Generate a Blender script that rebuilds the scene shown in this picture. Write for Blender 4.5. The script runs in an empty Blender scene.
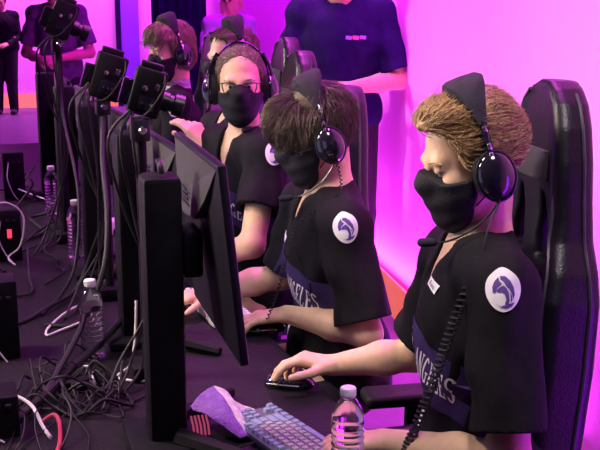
import bpy, bmesh, math, random
import numpy as np
from mathutils import Vector, Matrix
from mathutils.bvhtree import BVHTree
random.seed(7); np.random.seed(7)
SC = bpy.context.scene
COL = SC.collection
PI = math.pi
V = lambda *a: np.array(a, float)
def nrm(v): v = np.array(v, float); return v / (np.linalg.norm(v) + 1e-12)

# ------------------------------------------------------------------ materials
MATS = {}
def mat(name, col, rough=0.5, metal=0.0, var=0.15, vscale=30, bump=0.0, bscale=200, trans=0.0, ior=1.45,
        spec=0.5, emit=None, estr=0.0, coat=0.0, sss=0.0, col2=None, stretch=None):
    m = bpy.data.materials.new(name); m.use_nodes = True
    nt = m.node_tree; b = nt.nodes['Principled BSDF']
    tc = nt.nodes.new('ShaderNodeTexCoord')
    mp = nt.nodes.new('ShaderNodeMapping'); nt.links.new(tc.outputs['Object'], mp.inputs['Vector'])
    if stretch: mp.inputs['Scale'].default_value = stretch
    nz = nt.nodes.new('ShaderNodeTexNoise'); nz.inputs['Scale'].default_value = vscale; nz.inputs['Detail'].default_value = 3
    nt.links.new(mp.outputs[0], nz.inputs['Vector'])
    rp = nt.nodes.new('ShaderNodeValToRGB')
    c = np.array(col)
    lo = c * (1 - var); hi = np.array(col2) if col2 is not None else np.clip(c * (1 + var), 0, 1)
    rp.color_ramp.elements[0].position = 0.3; rp.color_ramp.elements[1].position = 0.7
    rp.color_ramp.elements[0].color = (*lo, 1); rp.color_ramp.elements[1].color = (*hi, 1)
    nt.links.new(nz.outputs['Fac'], rp.inputs['Fac']); nt.links.new(rp.outputs[0], b.inputs['Base Color'])
    b.inputs['Roughness'].default_value = rough; b.inputs['Metallic'].default_value = metal
    b.inputs['Specular IOR Level'].default_value = spec
    b.inputs['Transmission Weight'].default_value = trans; b.inputs['IOR'].default_value = ior
    b.inputs['Coat Weight'].default_value = coat
    if sss: b.inputs['Subsurface Weight'].default_value = sss; b.inputs['Subsurface Radius'].default_value = (.02, .008, .005)
    if emit: b.inputs['Emission Color'].default_value = (*emit, 1); b.inputs['Emission Strength'].default_value = estr
    if bump:
        n2 = nt.nodes.new('ShaderNodeTexNoise'); n2.inputs['Scale'].default_value = bscale; n2.inputs['Detail'].default_value = 4
        nt.links.new(mp.outputs[0], n2.inputs['Vector'])
        bp = nt.nodes.new('ShaderNodeBump'); bp.inputs['Strength'].default_value = bump; bp.inputs['Distance'].default_value = 0.01
        nt.links.new(n2.outputs['Fac'], bp.inputs['Height']); nt.links.new(bp.outputs[0], b.inputs['Normal'])
    MATS[name] = m
    return m
M = MATS
mat('skin', (.66, .43, .275), .5, var=.06, vscale=60, bump=.05, bscale=400, sss=.08)
mat('jersey', (.0075, .0065, .0095), .8, var=.3, vscale=40, bump=.25, bscale=500, spec=.18)
mat('jersey_panel', (.035, .020, .105), .7, var=.2, bump=.2, bscale=500, spec=.3)
mat('print_white', (.8, .78, .82), .6, var=.05)
mat('print_purple', (.10, .04, .28), .6, var=.1)
mat('collar_grey', (.35, .32, .4), .7)
mat('trousers', (.012, .012, .016), .8, bump=.2)
mat('shoe_black', (.015, .015, .018), .5)
mat('shirt_navy', (.012, .003, .06), .85, var=.2, bump=.15, bscale=300, spec=.2)
mat('shirt_grey', (.13, .11, .17), .85, var=.15, bump=.15, bscale=300, spec=.2)
mat('shirt_pale', (.38, .36, .55), .8, var=.12, bump=.15, bscale=300)
mat('shirt_black', (.008, .006, .014), .8, spec=.2)
mat('mask_black', (.010, .009, .014), .7, bump=.3, bscale=250, spec=.3)
mat('hair_blond', (.37, .24, .105), .45, var=.5, vscale=180, spec=.5)
mat('hair_dark', (.060, .036, .026), .5, var=.5, vscale=160, spec=.6)
mat('hair_short', (.17, .14, .09), .55, var=.4, vscale=200)
mat('hair_brown', (.19, .155, .085), .45, var=.5, vscale=160)
mat('eye_white', (.75, .72, .7), .2, var=.02)
mat('iris', (.05, .03, .02), .2)
mat('plastic_black', (.010, .009, .013), .32, var=.2, spec=.5)
mat('plastic_gloss', (.012, .010, .02), .12, var=.1, spec=.6, coat=.5)
mat('plastic_matte', (.0055, .004, .009), .6, var=.3, spec=.22)
mat('metal_silver', (.75, .74, .78), .25, metal=1, var=.05)
mat('metal_dark', (.08, .08, .1), .35, metal=.8, var=.1)
mat('fabric_pad', (.030, .026, .038), .9, var=.2, bump=.4, bscale=400, spec=.2)
mat('cushion', (.012, .011, .014), .6, bump=.2, spec=.3)
mat('leather', (.006, .005, .009), .36, var=.2, bump=.12, bscale=180, spec=.4)
mat('leather_side', (.014, .010, .022), .55, var=.2, bump=.12, bscale=180, spec=.4)
mat('piping', (.03, .03, .04), .35, spec=.6)
mat('patch_grey', (.026, .023, .032), .85, var=.1, bump=.4, bscale=500)
mat('monitor_lit_grey', (.055, .05, .062), .5, var=.1, bump=.1, bscale=400)  # paler copy of the dark casing, top light put into the colour
mat('monitor_dark', (.006, .004, .012), .42, var=.2)
mat('screen', (.02, .02, .03), .15, emit=(.55, .6, 1.0), estr=.9)
mat('desk_top', (.0105, .008, .013), .6, var=.35, vscale=60, bump=.25, bscale=150, spec=.28)
mat('bottle_plastic', (.97, .95, 1), .14, trans=1, ior=1.33, var=0, bump=.0)
mat('cap_white', (.85, .83, .88), .45, var=.03)
mat('cable_black', (.007, .006, .010), .6, var=.2)
mat('cable_white', (.75, .70, .78), .45, var=.05)
mat('cable_red', (.55, .05, .12), .45, var=.05)
mat('key_blue', (.20, .25, .36), .55, var=.05)
mat('key_grey', (.31, .29, .33), .55, var=.05)
mat('key_white', (.75, .72, .74), .55, var=.03)
mat('case_grey', (.09, .09, .12), .5)
mat('case_white', (.6, .58, .6), .5)
mat('towel', (.62, .56, .62), .95, var=.15, vscale=60, bump=.8, bscale=250)
mat('towel_purple', (.22, .10, .42), .95, var=.2, vscale=60, bump=.8, bscale=250)
mat('lens_glass', (.01, .01, .03), .03, spec=.9, coat=1)
mat('led_red', (.4, .02, .05), .4, emit=(1, .05, .12), estr=1.2)
mat('led_pink', (.5, .1, .2), .4, emit=(1, .16, .3), estr=.28)
mat('spectacle_lens', (1, 1, 1), .02, trans=1, ior=1.05, var=0)
mat('wall_magenta', (.93, .29, .93), .85, var=.02, vscale=2, spec=.1)
mat('wall_pink', (.93, .5, .93), .85, var=.02, vscale=2, spec=.1)
mat('violet_light_paint', (.28, .08, .95), .8, var=.05, vscale=3, spec=.1)  # violet-blue light on the far wall, put into the base colour
mat('curtain_navy', (.016, .006, .06), .9, var=.3, vscale=6, spec=.1)
mat('skirting_glow', (1, .40, .22), .6, var=.05, emit=(1, .22, .08), estr=.55)  # orange light along the wall foot, put in as emission
mat('stage_floor', (.13, .075, .16), .5, var=.15, vscale=8, bump=.1, bscale=60)
mat('print_violet', (.35, .2, .75), .6)
mat('print_red', (.8, .12, .3), .6)
mat('red_controller', (.6, .03, .05), .4)

# ------------------------------------------------------------------ object helpers
def link(o, parent=None):
    COL.objects.link(o)
    if parent is not None: o.parent = parent
    return o
def empty(name, loc=(0, 0, 0), rz=0.0, parent=None):
    o = bpy.data.objects.new(name, None); o.empty_display_size = .1
    link(o, parent); o.location = loc; o.rotation_euler = (0, 0, rz); return o
def tag(o, label, cat, group=None):
    o['label'] = label; o['category'] = cat
    if group: o['group'] = group
    return o
def structure(o): o['kind'] = 'structure'; return o
def mesh_obj(name, me, m=None, parent=None, world=False):
    o = bpy.data.objects.new(name, me)
    if m is not None: me.materials.append(M[m] if isinstance(m, str) else m)
    link(o, parent)
    if world and parent is not None:
        o.matrix_parent_inverse = MW(parent).inverted()
    return o
def MW(o):
    m = Matrix.LocRotScale(o.location, o.rotation_euler, o.scale)
    if o.parent is not None: return MW(o.parent) @ o.matrix_parent_inverse @ m
    return m
def from_arrays(name, verts, faces, smooth=True):
    me = bpy.data.meshes.new(name)
    verts = np.asarray(verts, np.float32)
    if isinstance(faces, np.ndarray):
        n, k = faces.shape
        me.vertices.add(len(verts)); me.vertices.foreach_set('co', verts.ravel())
        me.loops.add(n * k); me.loops.foreach_set('vertex_index', faces.ravel().astype(np.int32))
        me.polygons.add(n); me.polygons.foreach_set('loop_start', (np.arange(n) * k).astype(np.int32))
        me.update(calc_edges=True); me.validate()
    else:
        me.from_pydata([tuple(map(float, v)) for v in verts], [], [tuple(map(int, f)) for f in faces]); me.update()
    if smooth: me.polygons.foreach_set('use_smooth', np.ones(len(me.polygons), bool)); me.update()
    return me
class MB:
    """collects shapes of one part into one mesh"""
    def __init__(s): s.v = []; s.f = []; s.n = 0
    def add(s, v, f):
        v = np.asarray(v, float); s.v.append(v); s.f += [tuple(int(i) + s.n for i in q) for q in f]; s.n += len(v); return s
    def box(s, c, h, R=None, bev=.004):
        bm = bmesh.new(); bmesh.ops.create_cube(bm, size=2)
        for v in bm.verts: v.co = Vector((v.co.x * h[0], v.co.y * h[1], v.co.z * h[2]))
        bev = min(bev, min(h) * .9)
        if bev > 0: bmesh.ops.bevel(bm, geom=list(bm.edges), offset=bev, segments=2, affect='EDGES', profile=.5)
        bm.verts.ensure_lookup_table(); bm.verts.index_update()
        v = np.array([v.co[:] for v in bm.verts]); f = [[q.index for q in fc.verts] for fc in bm.faces]; bm.free()
        if R is not None: v = v @ np.asarray(R).T
        return s.add(v + np.asarray(c), f)
    def tube(s, pts, r, n=8, caps=True, flat=None):
        pts = np.asarray(pts, float); k = len(pts); r = np.broadcast_to(np.asarray(r, float), (k,))
        tg = np.gradient(pts, axis=0); tg /= np.linalg.norm(tg, axis=1)[:, None] + 1e-12
        a = V(0, 0, 1) if abs(tg[0][2]) < .9 else V(1, 0, 0)
        u = nrm(np.cross(tg[0], a)); vs = []
        for i in range(k):
            u = nrm(u - tg[i] * (u @ tg[i])); w = np.cross(tg[i], u)
            for j in range(n):
                t = 2 * PI * j / n; vs.append(pts[i] + r[i] * (math.cos(t) * u + math.sin(t) * w))
        f = [(i * n + j, i * n + (j + 1) % n, (i + 1) * n + (j + 1) % n, (i + 1) * n + j) for i in range(k - 1) for j in range(n)]
        if caps: f += [tuple(range(n - 1, -1, -1)), tuple((k - 1) * n + j for j in range(n))]
        return s.add(vs, f)
    def lathe(s, prof, n=24, c=(0, 0, 0), R=None, caps=True):
        k = len(prof); vs = [(r * math.cos(2 * PI * j / n), r * math.sin(2 * PI * j / n), z) for r, z in prof for j in range(n)]
        f = [(i * n + j, i * n + (j + 1) % n, (i + 1) * n + (j + 1) % n, (i + 1) * n + j) for i in range(k - 1) for j in range(n)]
        if caps: f += [tuple(range(n - 1, -1, -1)), tuple((k - 1) * n + j for j in range(n))]
        vs = np.array(vs)
        if R is not None: vs = vs @ np.asarray(R).T
        return s.add(vs + np.asarray(c), f)
    def prism(s, poly, z0, z1, R=None, c=(0, 0, 0)):
        n = len(poly); vs = np.array([(x, y, z0) for x, y in poly] + [(x, y, z1) for x, y in poly])
        f = [tuple(range(n - 1, -1, -1)), tuple(range(n, 2 * n))] + [(i, (i + 1) % n, n + (i + 1) % n, n + i) for i in range(n)]
        if R is not None: vs = vs @ np.asarray(R).T
        return s.add(vs + np.asarray(c), f)
    def build(s, name, m, parent=None, smooth=True, auto=True, world=False):
        me = from_arrays(name, np.concatenate(s.v), s.f, False)
        bm = bmesh.new(); bm.from_mesh(me); bmesh.ops.recalc_face_normals(bm, faces=bm.faces)
        if smooth:
            for f in bm.faces: f.smooth = True
            if auto:
                for e in bm.edges:
                    if len(e.link_faces) == 2 and e.calc_face_angle() > .7: e.smooth = False
        bm.to_mesh(me); bm.free()
        return mesh_obj(name, me, m, parent, world)
def spline(pts, n=8):
    p = np.asarray(pts, float); p = np.vstack([2 * p[0] - p[1], p, 2 * p[-1] - p[-2]]); out = []
    for i in range(1, len(p) - 2):
        for t in np.linspace(0, 1, n, endpoint=False):
            out.append(.5 * (2 * p[i] + (p[i + 1] - p[i - 1]) * t + (2 * p[i - 1] - 5 * p[i] + 4 * p[i + 1] - p[i + 2]) * t * t
                             + (3 * p[i] - p[i - 1] - 3 * p[i + 1] + p[i + 2]) * t ** 3))
    out.append(p[-2]); return np.array(out)

# ------------------------------------------------------------------ signed distance field modelling
class Field:
    def __init__(s, lo, hi, h):
        s.lo = np.array(lo, float); s.h = h
        s.n = np.ceil((np.array(hi) - s.lo) / h).astype(int) + 1
        s.F = np.full(s.n, .5, np.float32)
    def sub(s, lo, hi):
        a = np.clip(np.floor((np.array(lo) - s.lo) / s.h).astype(int), 0, s.n); b = np.clip(np.ceil((np.array(hi) - s.lo) / s.h).astype(int) + 1, 0, s.n)
        if (b <= a).any(): return None
        sl = tuple(slice(x, y) for x, y in zip(a, b))
        ax = [(s.lo[i] + s.h * np.arange(a[i], b[i])).astype(np.float32) for i in range(3)]
        return sl, ax[0][:, None, None], ax[1][None, :, None], ax[2][None, None, :]
    def comb(s, sl, d, k, op):
        A = s.F[sl]
        if op == 'u':
            r = np.minimum(A, d)
            if k > 0: q = np.maximum(k - np.abs(A - d), 0); r -= q * q / (4 * k)
        else:
            d = -d; r = np.maximum(A, d)
            if k > 0: q = np.maximum(k - np.abs(A - d), 0); r += q * q / (4 * k)
        s.F[sl] = r
    def cap(s, a, b, ra, rb, k=.02, op='u', off=0):
        a = np.array(a, float); b = np.array(b, float); ra += off; rb += off
        pad = max(ra, rb) + k + 3 * s.h
        g = s.sub(np.minimum(a, b) - pad, np.maximum(a, b) + pad)
        if g is None: return
        sl, X, Y, Z = g; d = b - a; L = d @ d + 1e-12
        t = np.clip(((X - a[0]) * d[0] + (Y - a[1]) * d[1] + (Z - a[2]) * d[2]) / L, 0, 1)
        D = np.sqrt((X - a[0] - t * d[0]) ** 2 + (Y - a[1] - t * d[1]) ** 2 + (Z - a[2] - t * d[2]) ** 2) - (ra + (rb - ra) * t)
        s.comb(sl, D.astype(np.float32), k, op)
    def ell(s, c, r, R=None, k=.02, op='u', off=0):
        c = np.array(c, float); r = np.array(r, float) + off; R = np.eye(3) if R is None else np.asarray(R)
        pad = np.abs(R) @ r + k + 3 * s.h
        g = s.sub(c - pad, c + pad)
        if g is None: return
        sl, X, Y, Z = g; X = X - c[0]; Y = Y - c[1]; Z = Z - c[2]
        q = [X * R[0, i] + Y * R[1, i] + Z * R[2, i] for i in range(3)]
        k0 = np.sqrt(sum((q[i] / r[i]) ** 2 for i in range(3))); k1 = np.sqrt(sum((q[i] / r[i] ** 2) ** 2 for i in range(3))) + 1e-9
        s.comb(sl, (k0 * (k0 - 1) / k1).astype(np.float32), k, op)
    def box(s, c, hf, R=None, rd=.01, k=.01, op='u', off=0):
        c = np.array(c, float); hf = np.array(hf, float) + off; R = np.eye(3) if R is None else np.asarray(R)
        pad = np.abs(R) @ hf + k + 3 * s.h
        g = s.sub(c - pad, c + pad)
        if g is None: return
        sl, X, Y, Z = g; X = X - c[0]; Y = Y - c[1]; Z = Z - c[2]
        q = [np.abs(X * R[0, i] + Y * R[1, i] + Z * R[2, i]) - (hf[i] - rd) for i in range(3)]
        D = np.sqrt(sum(np.maximum(x, 0) ** 2 for x in q)) + np.minimum(np.maximum(np.maximum(q[0], q[1]), q[2]), 0) - rd
        s.comb(sl, D.astype(np.float32), k, op)
    def add(s, shapes, off=0, kk=None):
        for sh in shapes:
            kind, *a = sh; kw = a[-1] if isinstance(a[-1], dict) else {}; a = a[:-1] if isinstance(a[-1], dict) else a
            kw = dict(kw); 
            if kk is not None and kw.get('op', 'u') == 'u': kw['k'] = kk
            getattr(s, kind)(*a, off=(off if kw.get('op', 'u') == 'u' else -off), **kw)
        return s
    def grid(s):
        ax = [(s.lo[i] + s.h * np.arange(s.n[i])).astype(np.float32) for i in range(3)]
        return ax[0][:, None, None], ax[1][None, :, None], ax[2][None, None, :]
    def local(s, c, R):
        X, Y, Z = s.grid(); X = X - c[0]; Y = Y - c[1]; Z = Z - c[2]; R = np.asarray(R)
        return [X * np.float32(R[0, i]) + Y * np.float32(R[1, i]) + Z * np.float32(R[2, i]) for i in range(3)]
    def clip(s, D, k=0):          # keep where D < 0
        s.comb(np.s_[:, :, :], -D, k, 'i'); return s
    def cut(s, D, k=0):           # remove where D < 0
        s.comb(np.s_[:, :, :], D, k, 'i'); return s
    def mesh(s, name):
        F = s.F; F[0] = F[-1] = .1; F[:, 0] = F[:, -1] = .1; F[:, :, 0] = F[:, :, -1] = .1
        S = F < 0; nx, ny, nz = np.array(F.shape) - 1
        cnt = np.zeros((nx, ny, nz), np.int8)
        offs = [(i, j, k) for i in (0, 1) for j in (0, 1) for k in (0, 1)]
        for i, j, k in offs: cnt += S[i:i + nx, j:j + ny, k:k + nz]
        act = np.argwhere((cnt > 0) & (cnt < 8))
        val = np.stack([F[act[:, 0] + i, act[:, 1] + j, act[:, 2] + k] for i, j, k in offs], 1)
        acc = np.zeros((len(act), 3)); num = np.zeros(len(act)); O = np.array(offs, float)
        for a in range(8):
            for b in range(a + 1, 8):
                if np.abs(O[a] - O[b]).sum() == 1:
                    x = (val[:, a] < 0) != (val[:, b] < 0); va = val[x, a]; vb = val[x, b]
                    t = (va / (va - vb))[:, None]; acc[x] += O[a] + (O[b] - O[a]) * t; num[x] += 1
        verts = s.lo + s.h * (act + acc / num[:, None])
        idx = np.full((nx, ny, nz), -1, np.int32); idx[tuple(act.T)] = np.arange(len(act))
        quads = []
        for d in range(3):
            sl0 = [slice(1, None)] * 3; sl0[d] = slice(0, None)
            A = S; lo = [slice(None)] * 3; hi = [slice(None)] * 3; lo[d] = slice(0, -1); hi[d] = slice(1, None)
            ch = A[tuple(lo)] != A[tuple(hi)]
            e = np.argwhere(ch); u, w = (d + 1) % 3, (d + 2) % 3
            ok = (e[:, u] > 0) & (e[:, w] > 0) & (e[:, u] < F.shape[u] - 1) & (e[:, w] < F.shape[w] - 1); e = e[ok]
            ins = A[tuple(e.T)]
            def at(du, dw):
                q = e.copy(); q[:, u] += du; q[:, w] += dw; return idx[tuple(q.T)]
            q = np.stack([at(-1, -1), at(0, -1), at(0, 0), at(-1, 0)], 1)
            q[~ins] = q[~ins][:, ::-1]; quads.append(q)
        return from_arrays(name, verts, np.concatenate(quads))

# ------------------------------------------------------------------ figures
def frame(face, pitch=0.0, roll=0.0):
    """columns: front, left, up"""
    f = nrm(V(face[0], face[1], 0)); u = V(0, 0, 1); l = np.cross(u, f)
    c, s_ = math.cos(pitch), math.sin(pitch); f, u = f * c - u * s_, u * c + f * s_
    c, s_ = math.cos(roll), math.sin(roll); l, u = l * c + u * s_, u * c - l * s_
    return np.stack([f, l, u], 1)
def head_shapes(c, H, s=1.0, ears=True, lid=.0075):
    T = lambda *p: c + H @ (np.array(p, float) * s)
    e = lambda p, r, **kw: ('ell', T(*p), np.array(r) * s, H, kw)
    k = lambda a, b, ra, rb, **kw: ('cap', T(*a), T(*b), ra * s, rb * s, kw)
    S = [e((-.012, 0, .035), (.098, .077, .088), k=.0), e((.028, 0, -.035), (.066, .063, .082), k=.03), k((.02, .048, -.05), (.066, .014, -.098), .022, .020, k=.03),
         k((.02, -.048, -.05), (.066, -.014, -.098), .022, .020, k=.03), k((.078, .034, .022), (.084, -.034, .022), .013, .013, k=.02),
         e((.055, .042, -.025), (.028, .02, .022), k=.02), e((.055, -.042, -.025), (.028, .02, .022), k=.02),
         e((.094, .032, .002), (.016, .019, .013), k=.012, op='s'), e((.094, -.032, .002), (.016, .019, .013), k=.012, op='s'),
         e((.0785, .032, lid), (.0128, .0165, .0085), k=.004), e((.0785, -.032, lid), (.0128, .0165, .0085), k=.004), k((.088, 0, .016), (.110, 0, -.024), .008, .0125, k=.012), e((.098, .012, -.028), (.012, .008, .008), k=.008), e((.098, -.012, -.028), (.012, .008, .008), k=.008),
         k((.088, .018, -.058), (.094, 0, -.056), .006, .008, k=.006), k((.088, -.018, -.058), (.094, 0, -.056), .006, .008, k=.006),
         k((.086, .014, -.068), (.091, -.014, -.068), .008, .008, k=.006)]
    if ears: S += [e((-.008, sd * .078, -.008), (.018, .009, .031), k=.008) for sd in (1, -1)]
    return S
def hand_shapes(w, d, n, side, curl=(.35, .5, .35), spread=.07, thumb=(.5, .35), s=1.0, lift=None):
    """w wrist, d finger direction, n back of hand, side=+1 when the thumb lies along cross(n, d)"""
    d = nrm(d); n = nrm(n - d * (n @ d)); t = nrm(np.cross(n, d)) * side
    P = lambda a, b, c: w + s * (a * d + b * t + c * n)
    S = []
    for b in (.028, .010, -.010, -.028):
        S.append(('cap', P(.008, b * .6, 0), P(.085 - abs(b - .008) * .25, b, 0), .015 * s, .0125 * s, dict(k=.014)))
    for i, (b, L) in enumerate(((.030, .076), (.010, .084), (-.011, .078), (-.030, .060))):
        q = P(.088 - abs(b - .008) * .25, b, .001); cl = curl[i] if isinstance(curl[0], (tuple, list)) else curl
        sp = b / .03 * spread; dd = nrm(d + t * sp); a = 0; r = .0098 * s
        for j, fr in enumerate((.45, .30, .25)):
            a += cl[j]; dir_ = dd * math.cos(a) - n * math.sin(a); q2 = q + dir_ * L * fr * s
            S.append(('cap', q, q2, r, r * .92, dict(k=.004 if j else .008))); q = q2; r *= .92
    q = P(.022, .026, -.006); dd = nrm(d * math.cos(thumb[0]) + t * math.sin(thumb[0]) - n * .25)
    S.append(('cap', P(.012, .012, -.004), q, .016 * s, .0145 * s, dict(k=.012)))
    q2 = q + dd * .040 * s; S.append(('cap', q, q2, .0135 * s, .0115 * s, dict(k=.008)))
    dd = nrm(dd + d * thumb[1]); q3 = q2 + dd * .030 * s; S.append(('cap', q2, q3, .0112 * s, .0098 * s, dict(k=.004)))
    dd = nrm(dd + d * thumb[1] * .6 - n * .1); S.append(('cap', q3, q3 + dd * .022 * s, .0098 * s, .0085 * s, dict(k=.004)))
    return S
def bounds(shapes, pad=.03):
    lo = np.full(3, 9e9); hi = -lo
    for sh in shapes:
        if sh[-1].get('op', 'u') != 'u' : continue
        if sh[0] == 'cap': pts = [(sh[1], max(sh[3], sh[4])), (sh[2], max(sh[3], sh[4]))]
        else: pts = [(sh[1], np.max(sh[2]))]
        for p, r in pts: lo = np.minimum(lo, np.array(p) - r); hi = np.maximum(hi, np.array(p) + r)
    return lo - pad, hi + pad
class Person:
    def __init__(s, label, J, head, H, hs=1.0, h=.005, hands=None, build=1.0, skin='skin', group=None, loc=None, arm=1.0, lid=.0075):
        """J joints: neck hip shL shR elL elR wrL wrR knL knR anL anR"""
        s.J = J = {k: np.array(v, float) for k, v in J.items()}; s.c = np.array(head, float); s.H = H; s.hs = hs; s.h = h
        t = nrm(J['neck'] - J['hip']); l = J['shL'] - J['shR']; l = nrm(l - t * (l @ t)); f = np.cross(l, t)
        s.T = np.stack([f, l, t], 1); s.f, s.l, s.t = f, l, t; b = build
        up = lambda a: J['hip'] + (J['neck'] - J['hip']) * a
        sw = np.linalg.norm(J['shL'] - J['shR']) / 2
        s.torso = [('ell', up(.10) - f * .015, (.115 * b, .165 * b, .13), s.T, dict(k=0)), ('ell', up(.42), (.105 * b, .150 * b, .19), s.T, dict(k=.05)),
                   ('ell', up(.70) + f * .012, (.112 * b, .160 * b, .18), s.T, dict(k=.05)),
                   ('cap', J['shL'], J['shR'], .052 * b, .052 * b, dict(k=.05)), ('cap', J['neck'] - t * .01, J['shL'] + t * .01, .05, .045, dict(k=.04)),
                   ('cap', J['neck'] - t * .01, J['shR'] + t * .01, .05, .045, dict(k=.04))]
        nk = s.c + H @ (V(-.025, 0, -.06) * hs)
        s.neck = [('cap', J['neck'] - t * .03, nk, .058, .052, dict(k=.035))]
        s.arms = []
        for q in 'LR':
            s.arms += [('cap', J['sh' + q], J['el' + q], .050 * arm, .040 * arm, dict(k=.03)),
                       ('cap', J['el' + q], J['el' + q] * .6 + J['wr' + q] * .4, .039 * arm, .040 * arm, dict(k=.02)),
                       ('cap', J['el' + q] * .6 + J['wr' + q] * .4, J['wr' + q], .040 * arm, .026 * arm, dict(k=.02))]
        s.legs = []
        for q, sd in (('L', 1), ('R', -1)):
            hp = J['hip'] + l * sd * .09
            s.legs += [('cap', hp, J['kn' + q], .085 * b, .060 * b, dict(k=.03)), ('cap', J['kn' + q], J['an' + q], .058 * b, .042 * b, dict(k=.02))]
        s.feet = []
        for q in 'LR':
            fd = nrm(V(f[0], f[1], 0)); a = J['an' + q]; g = V(a[0], a[1], 0)
            s.feet += [('cap', g + V(0, 0, .045) - fd * .03, g + V(0, 0, .034) + fd * .15, .042, .032, dict(k=.02)), ('cap', a, g + V(0, 0, .05), .042, .044, dict(k=.02))]
        s.head = head_shapes(s.c, H, hs, lid=lid)
        s.hands = []
        for sh in hands or []: s.hands += sh
        allS = s.torso + s.neck + s.arms + s.legs + s.feet
        lo, hi = bounds(allS + s.head + s.hands)
        F = Field(lo, hi, h); F.add(allS); 
        G = Field(*bounds(s.head), h); G.add(s.head)      # the head keeps its own crisp features, then blends into the neck
        a = np.round((G.lo - F.lo) / h).astype(int)
        # re-evaluate the head on the body's grid so that both line up
        G = Field(F.lo + a * h, F.lo + (a + G.n - 2) * h, h); G.add(s.head)
        a0 = np.maximum(a, 0); b1 = np.minimum(a + G.n, F.n)
        sl = tuple(slice(x, y) for x, y in zip(a0, b1)); gs = tuple(slice(x - y, z - y) for x, y, z in zip(a0, a, b1))
        F.comb(sl, G.F[gs], .02, 'u')
        F.add(s.hands)
        base = V(J['hip'][0], J['hip'][1], 0) if loc is None else np.array(loc)
        s.root = empty('person', base); tag(s.root, label, 'person', group)
        s.body = mesh_obj('body', F.mesh('body'), skin, s.root, True)
    def at(s, *p): return s.c + s.H @ (np.array(p, float) * s.hs)
    def part(s, name, me, m): return mesh_obj(name, me, m, s.root, True)
    def shirt(s, m, sleeve=.62, off=.012, loose=.014, hem=-.03, vneck=.07, name='shirt', long=False, h=None, folds=.0045, sl_r=.068, collar=None):
        J = s.J; h = h or s.h; sh = list(s.torso); sl = []
        for q in 'LR':
            d = J['el' + q] - J['sh' + q]; e = J['sh' + q] + d * (sleeve + .12)
            sl.append(('cap', J['sh' + q], e, sl_r * .92, sl_r * 1.06, dict(k=.03)))
            if long: sl[-1] = ('cap', J['sh' + q], J['el' + q], .062, .052, dict(k=.03)); sl.append(('cap', J['el' + q], J['wr' + q], .050, .036, dict(k=.02)))
        lo, hi = bounds(sh + sl, .05); F = Field(lo, hi, h); F.add(sh, off); F.ell(J['hip'] + s.t * .05, (.135, .18, .16), s.T, k=.05, off=loose)
        X, Y, Z = F.grid()
        F.add(sl)
        if folds:
            w = F.local(J['hip'], s.T)
            F.F += (folds * np.sin(38 * w[2] + 22 * w[1] + 2.5 * np.sin(17 * w[1] - 9 * w[0])) * np.sin(11 * w[2] - 25 * w[0] + 13 * w[1])
                    + folds * .8 * np.sin(60 * w[0] + 31 * w[2] + 1.8 * np.sin(24 * w[1]))).astype(np.float32)
        if not long:
            for q in 'LR':
                d = nrm(J['el' + q] - J['sh' + q]); e = J['sh' + q] + (J['el' + q] - J['sh' + q]) * sleeve
                D = (X - e[0]) * np.float32(d[0]) + (Y - e[1]) * np.float32(d[1]) + (Z - e[2]) * np.float32(d[2])
                rad = np.sqrt((X - e[0]) ** 2 + (Y - e[1]) ** 2 + (Z - e[2]) ** 2) - .13
                F.cut(np.maximum(-D, rad))                       # sleeve hem
                F.cap(e - d * .05, e + d * .05, sl_r * .76, sl_r * .84, k=.004, op='s')
        w = F.local(J['hip'], s.T); F.clip((hem - w[2]).astype(np.float32))
        nb = J['neck']; F.cap(nb - s.t * .015 + s.f * .015, s.c - s.H[:, 2] * .05 * s.hs, .066, .085, k=.006, op='s')
        if vneck: F.cap(nb + s.f * .05 + s.t * .02, nb + s.f * .135 - s.t * vneck, .045, .012, k=.008, op='s')
        o = s.part(name, F.mesh(name), m); s.cloth = o
        s.bvh = BVHTree.FromPolygons([v.co for v in o.data.vertices], [p.vertices for p in o.data.polygons])
        if collar:
            F = Field(nb - .16, nb + .16, max(h * .7, .003)); F.cap(nb - s.t * .03 + s.f * .012, nb + s.t * .045, .092, .066, k=0)
            F.cap(nb - s.t * .03 + s.f * .015, nb + s.t * .06, .080, .060, k=0, op='s'); F.cap(nb + s.f * .05 + s.t * .06, nb + s.f * .16 - s.t * .05, .05, .02, k=.004, op='s')
            s.part('collar', F.mesh('collar'), collar)
        return o
    def trousers(s, m='trousers', shoe='shoe_black'):
        sh = [s.torso[0]] + s.legs; F = Field(*bounds(sh, .05), max(s.h, .008)); F.add(sh, .008)
        w = F.local(s.J['hip'], s.T); F.clip((w[2] - .06).astype(np.float32)); s.part('trousers', F.mesh('trousers'), m)
        for q in 'LR':
            ft = s.feet[:2] if q == 'L' else s.feet[2:]; F = Field(*bounds(ft, .04), .006); F.add(ft, .008); s.part('shoe', F.mesh('shoe'), shoe)
    def mask(s, m='mask_black', strap=True, top=-.014, seam=True):
        T = s.at; hs = s.hs; F = Field(s.c - .16, s.c + .16, .0035)
        F.add(s.head[:17], .007 * hs, None); F.cap(T(.096, 0, -.015), T(.082, 0, -.112), .016 * hs, .018 * hs, k=.045)
        F.ell(T(.062, 0, -.07), V(.045, .055, .06) * hs, s.H, k=.03)
        w = F.local(s.c, s.H)
        f, l, u = [x / np.float32(hs) for x in w]
        F.clip((u - top - .030 * np.clip(1 - np.abs(l) / .05, 0, 1) + .25 * np.maximum(np.abs(l) - .03, 0)).astype(np.float32) * hs)
        F.clip((.030 + .35 * np.maximum(-.06 - u, 0) - f + .0 * l).astype(np.float32) * hs)
        F.F += (.0012 * np.sin(u / .0075)).astype(np.float32)
        me = F.mesh('face_mask'); o = s.part('face_mask', me, m)
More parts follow.
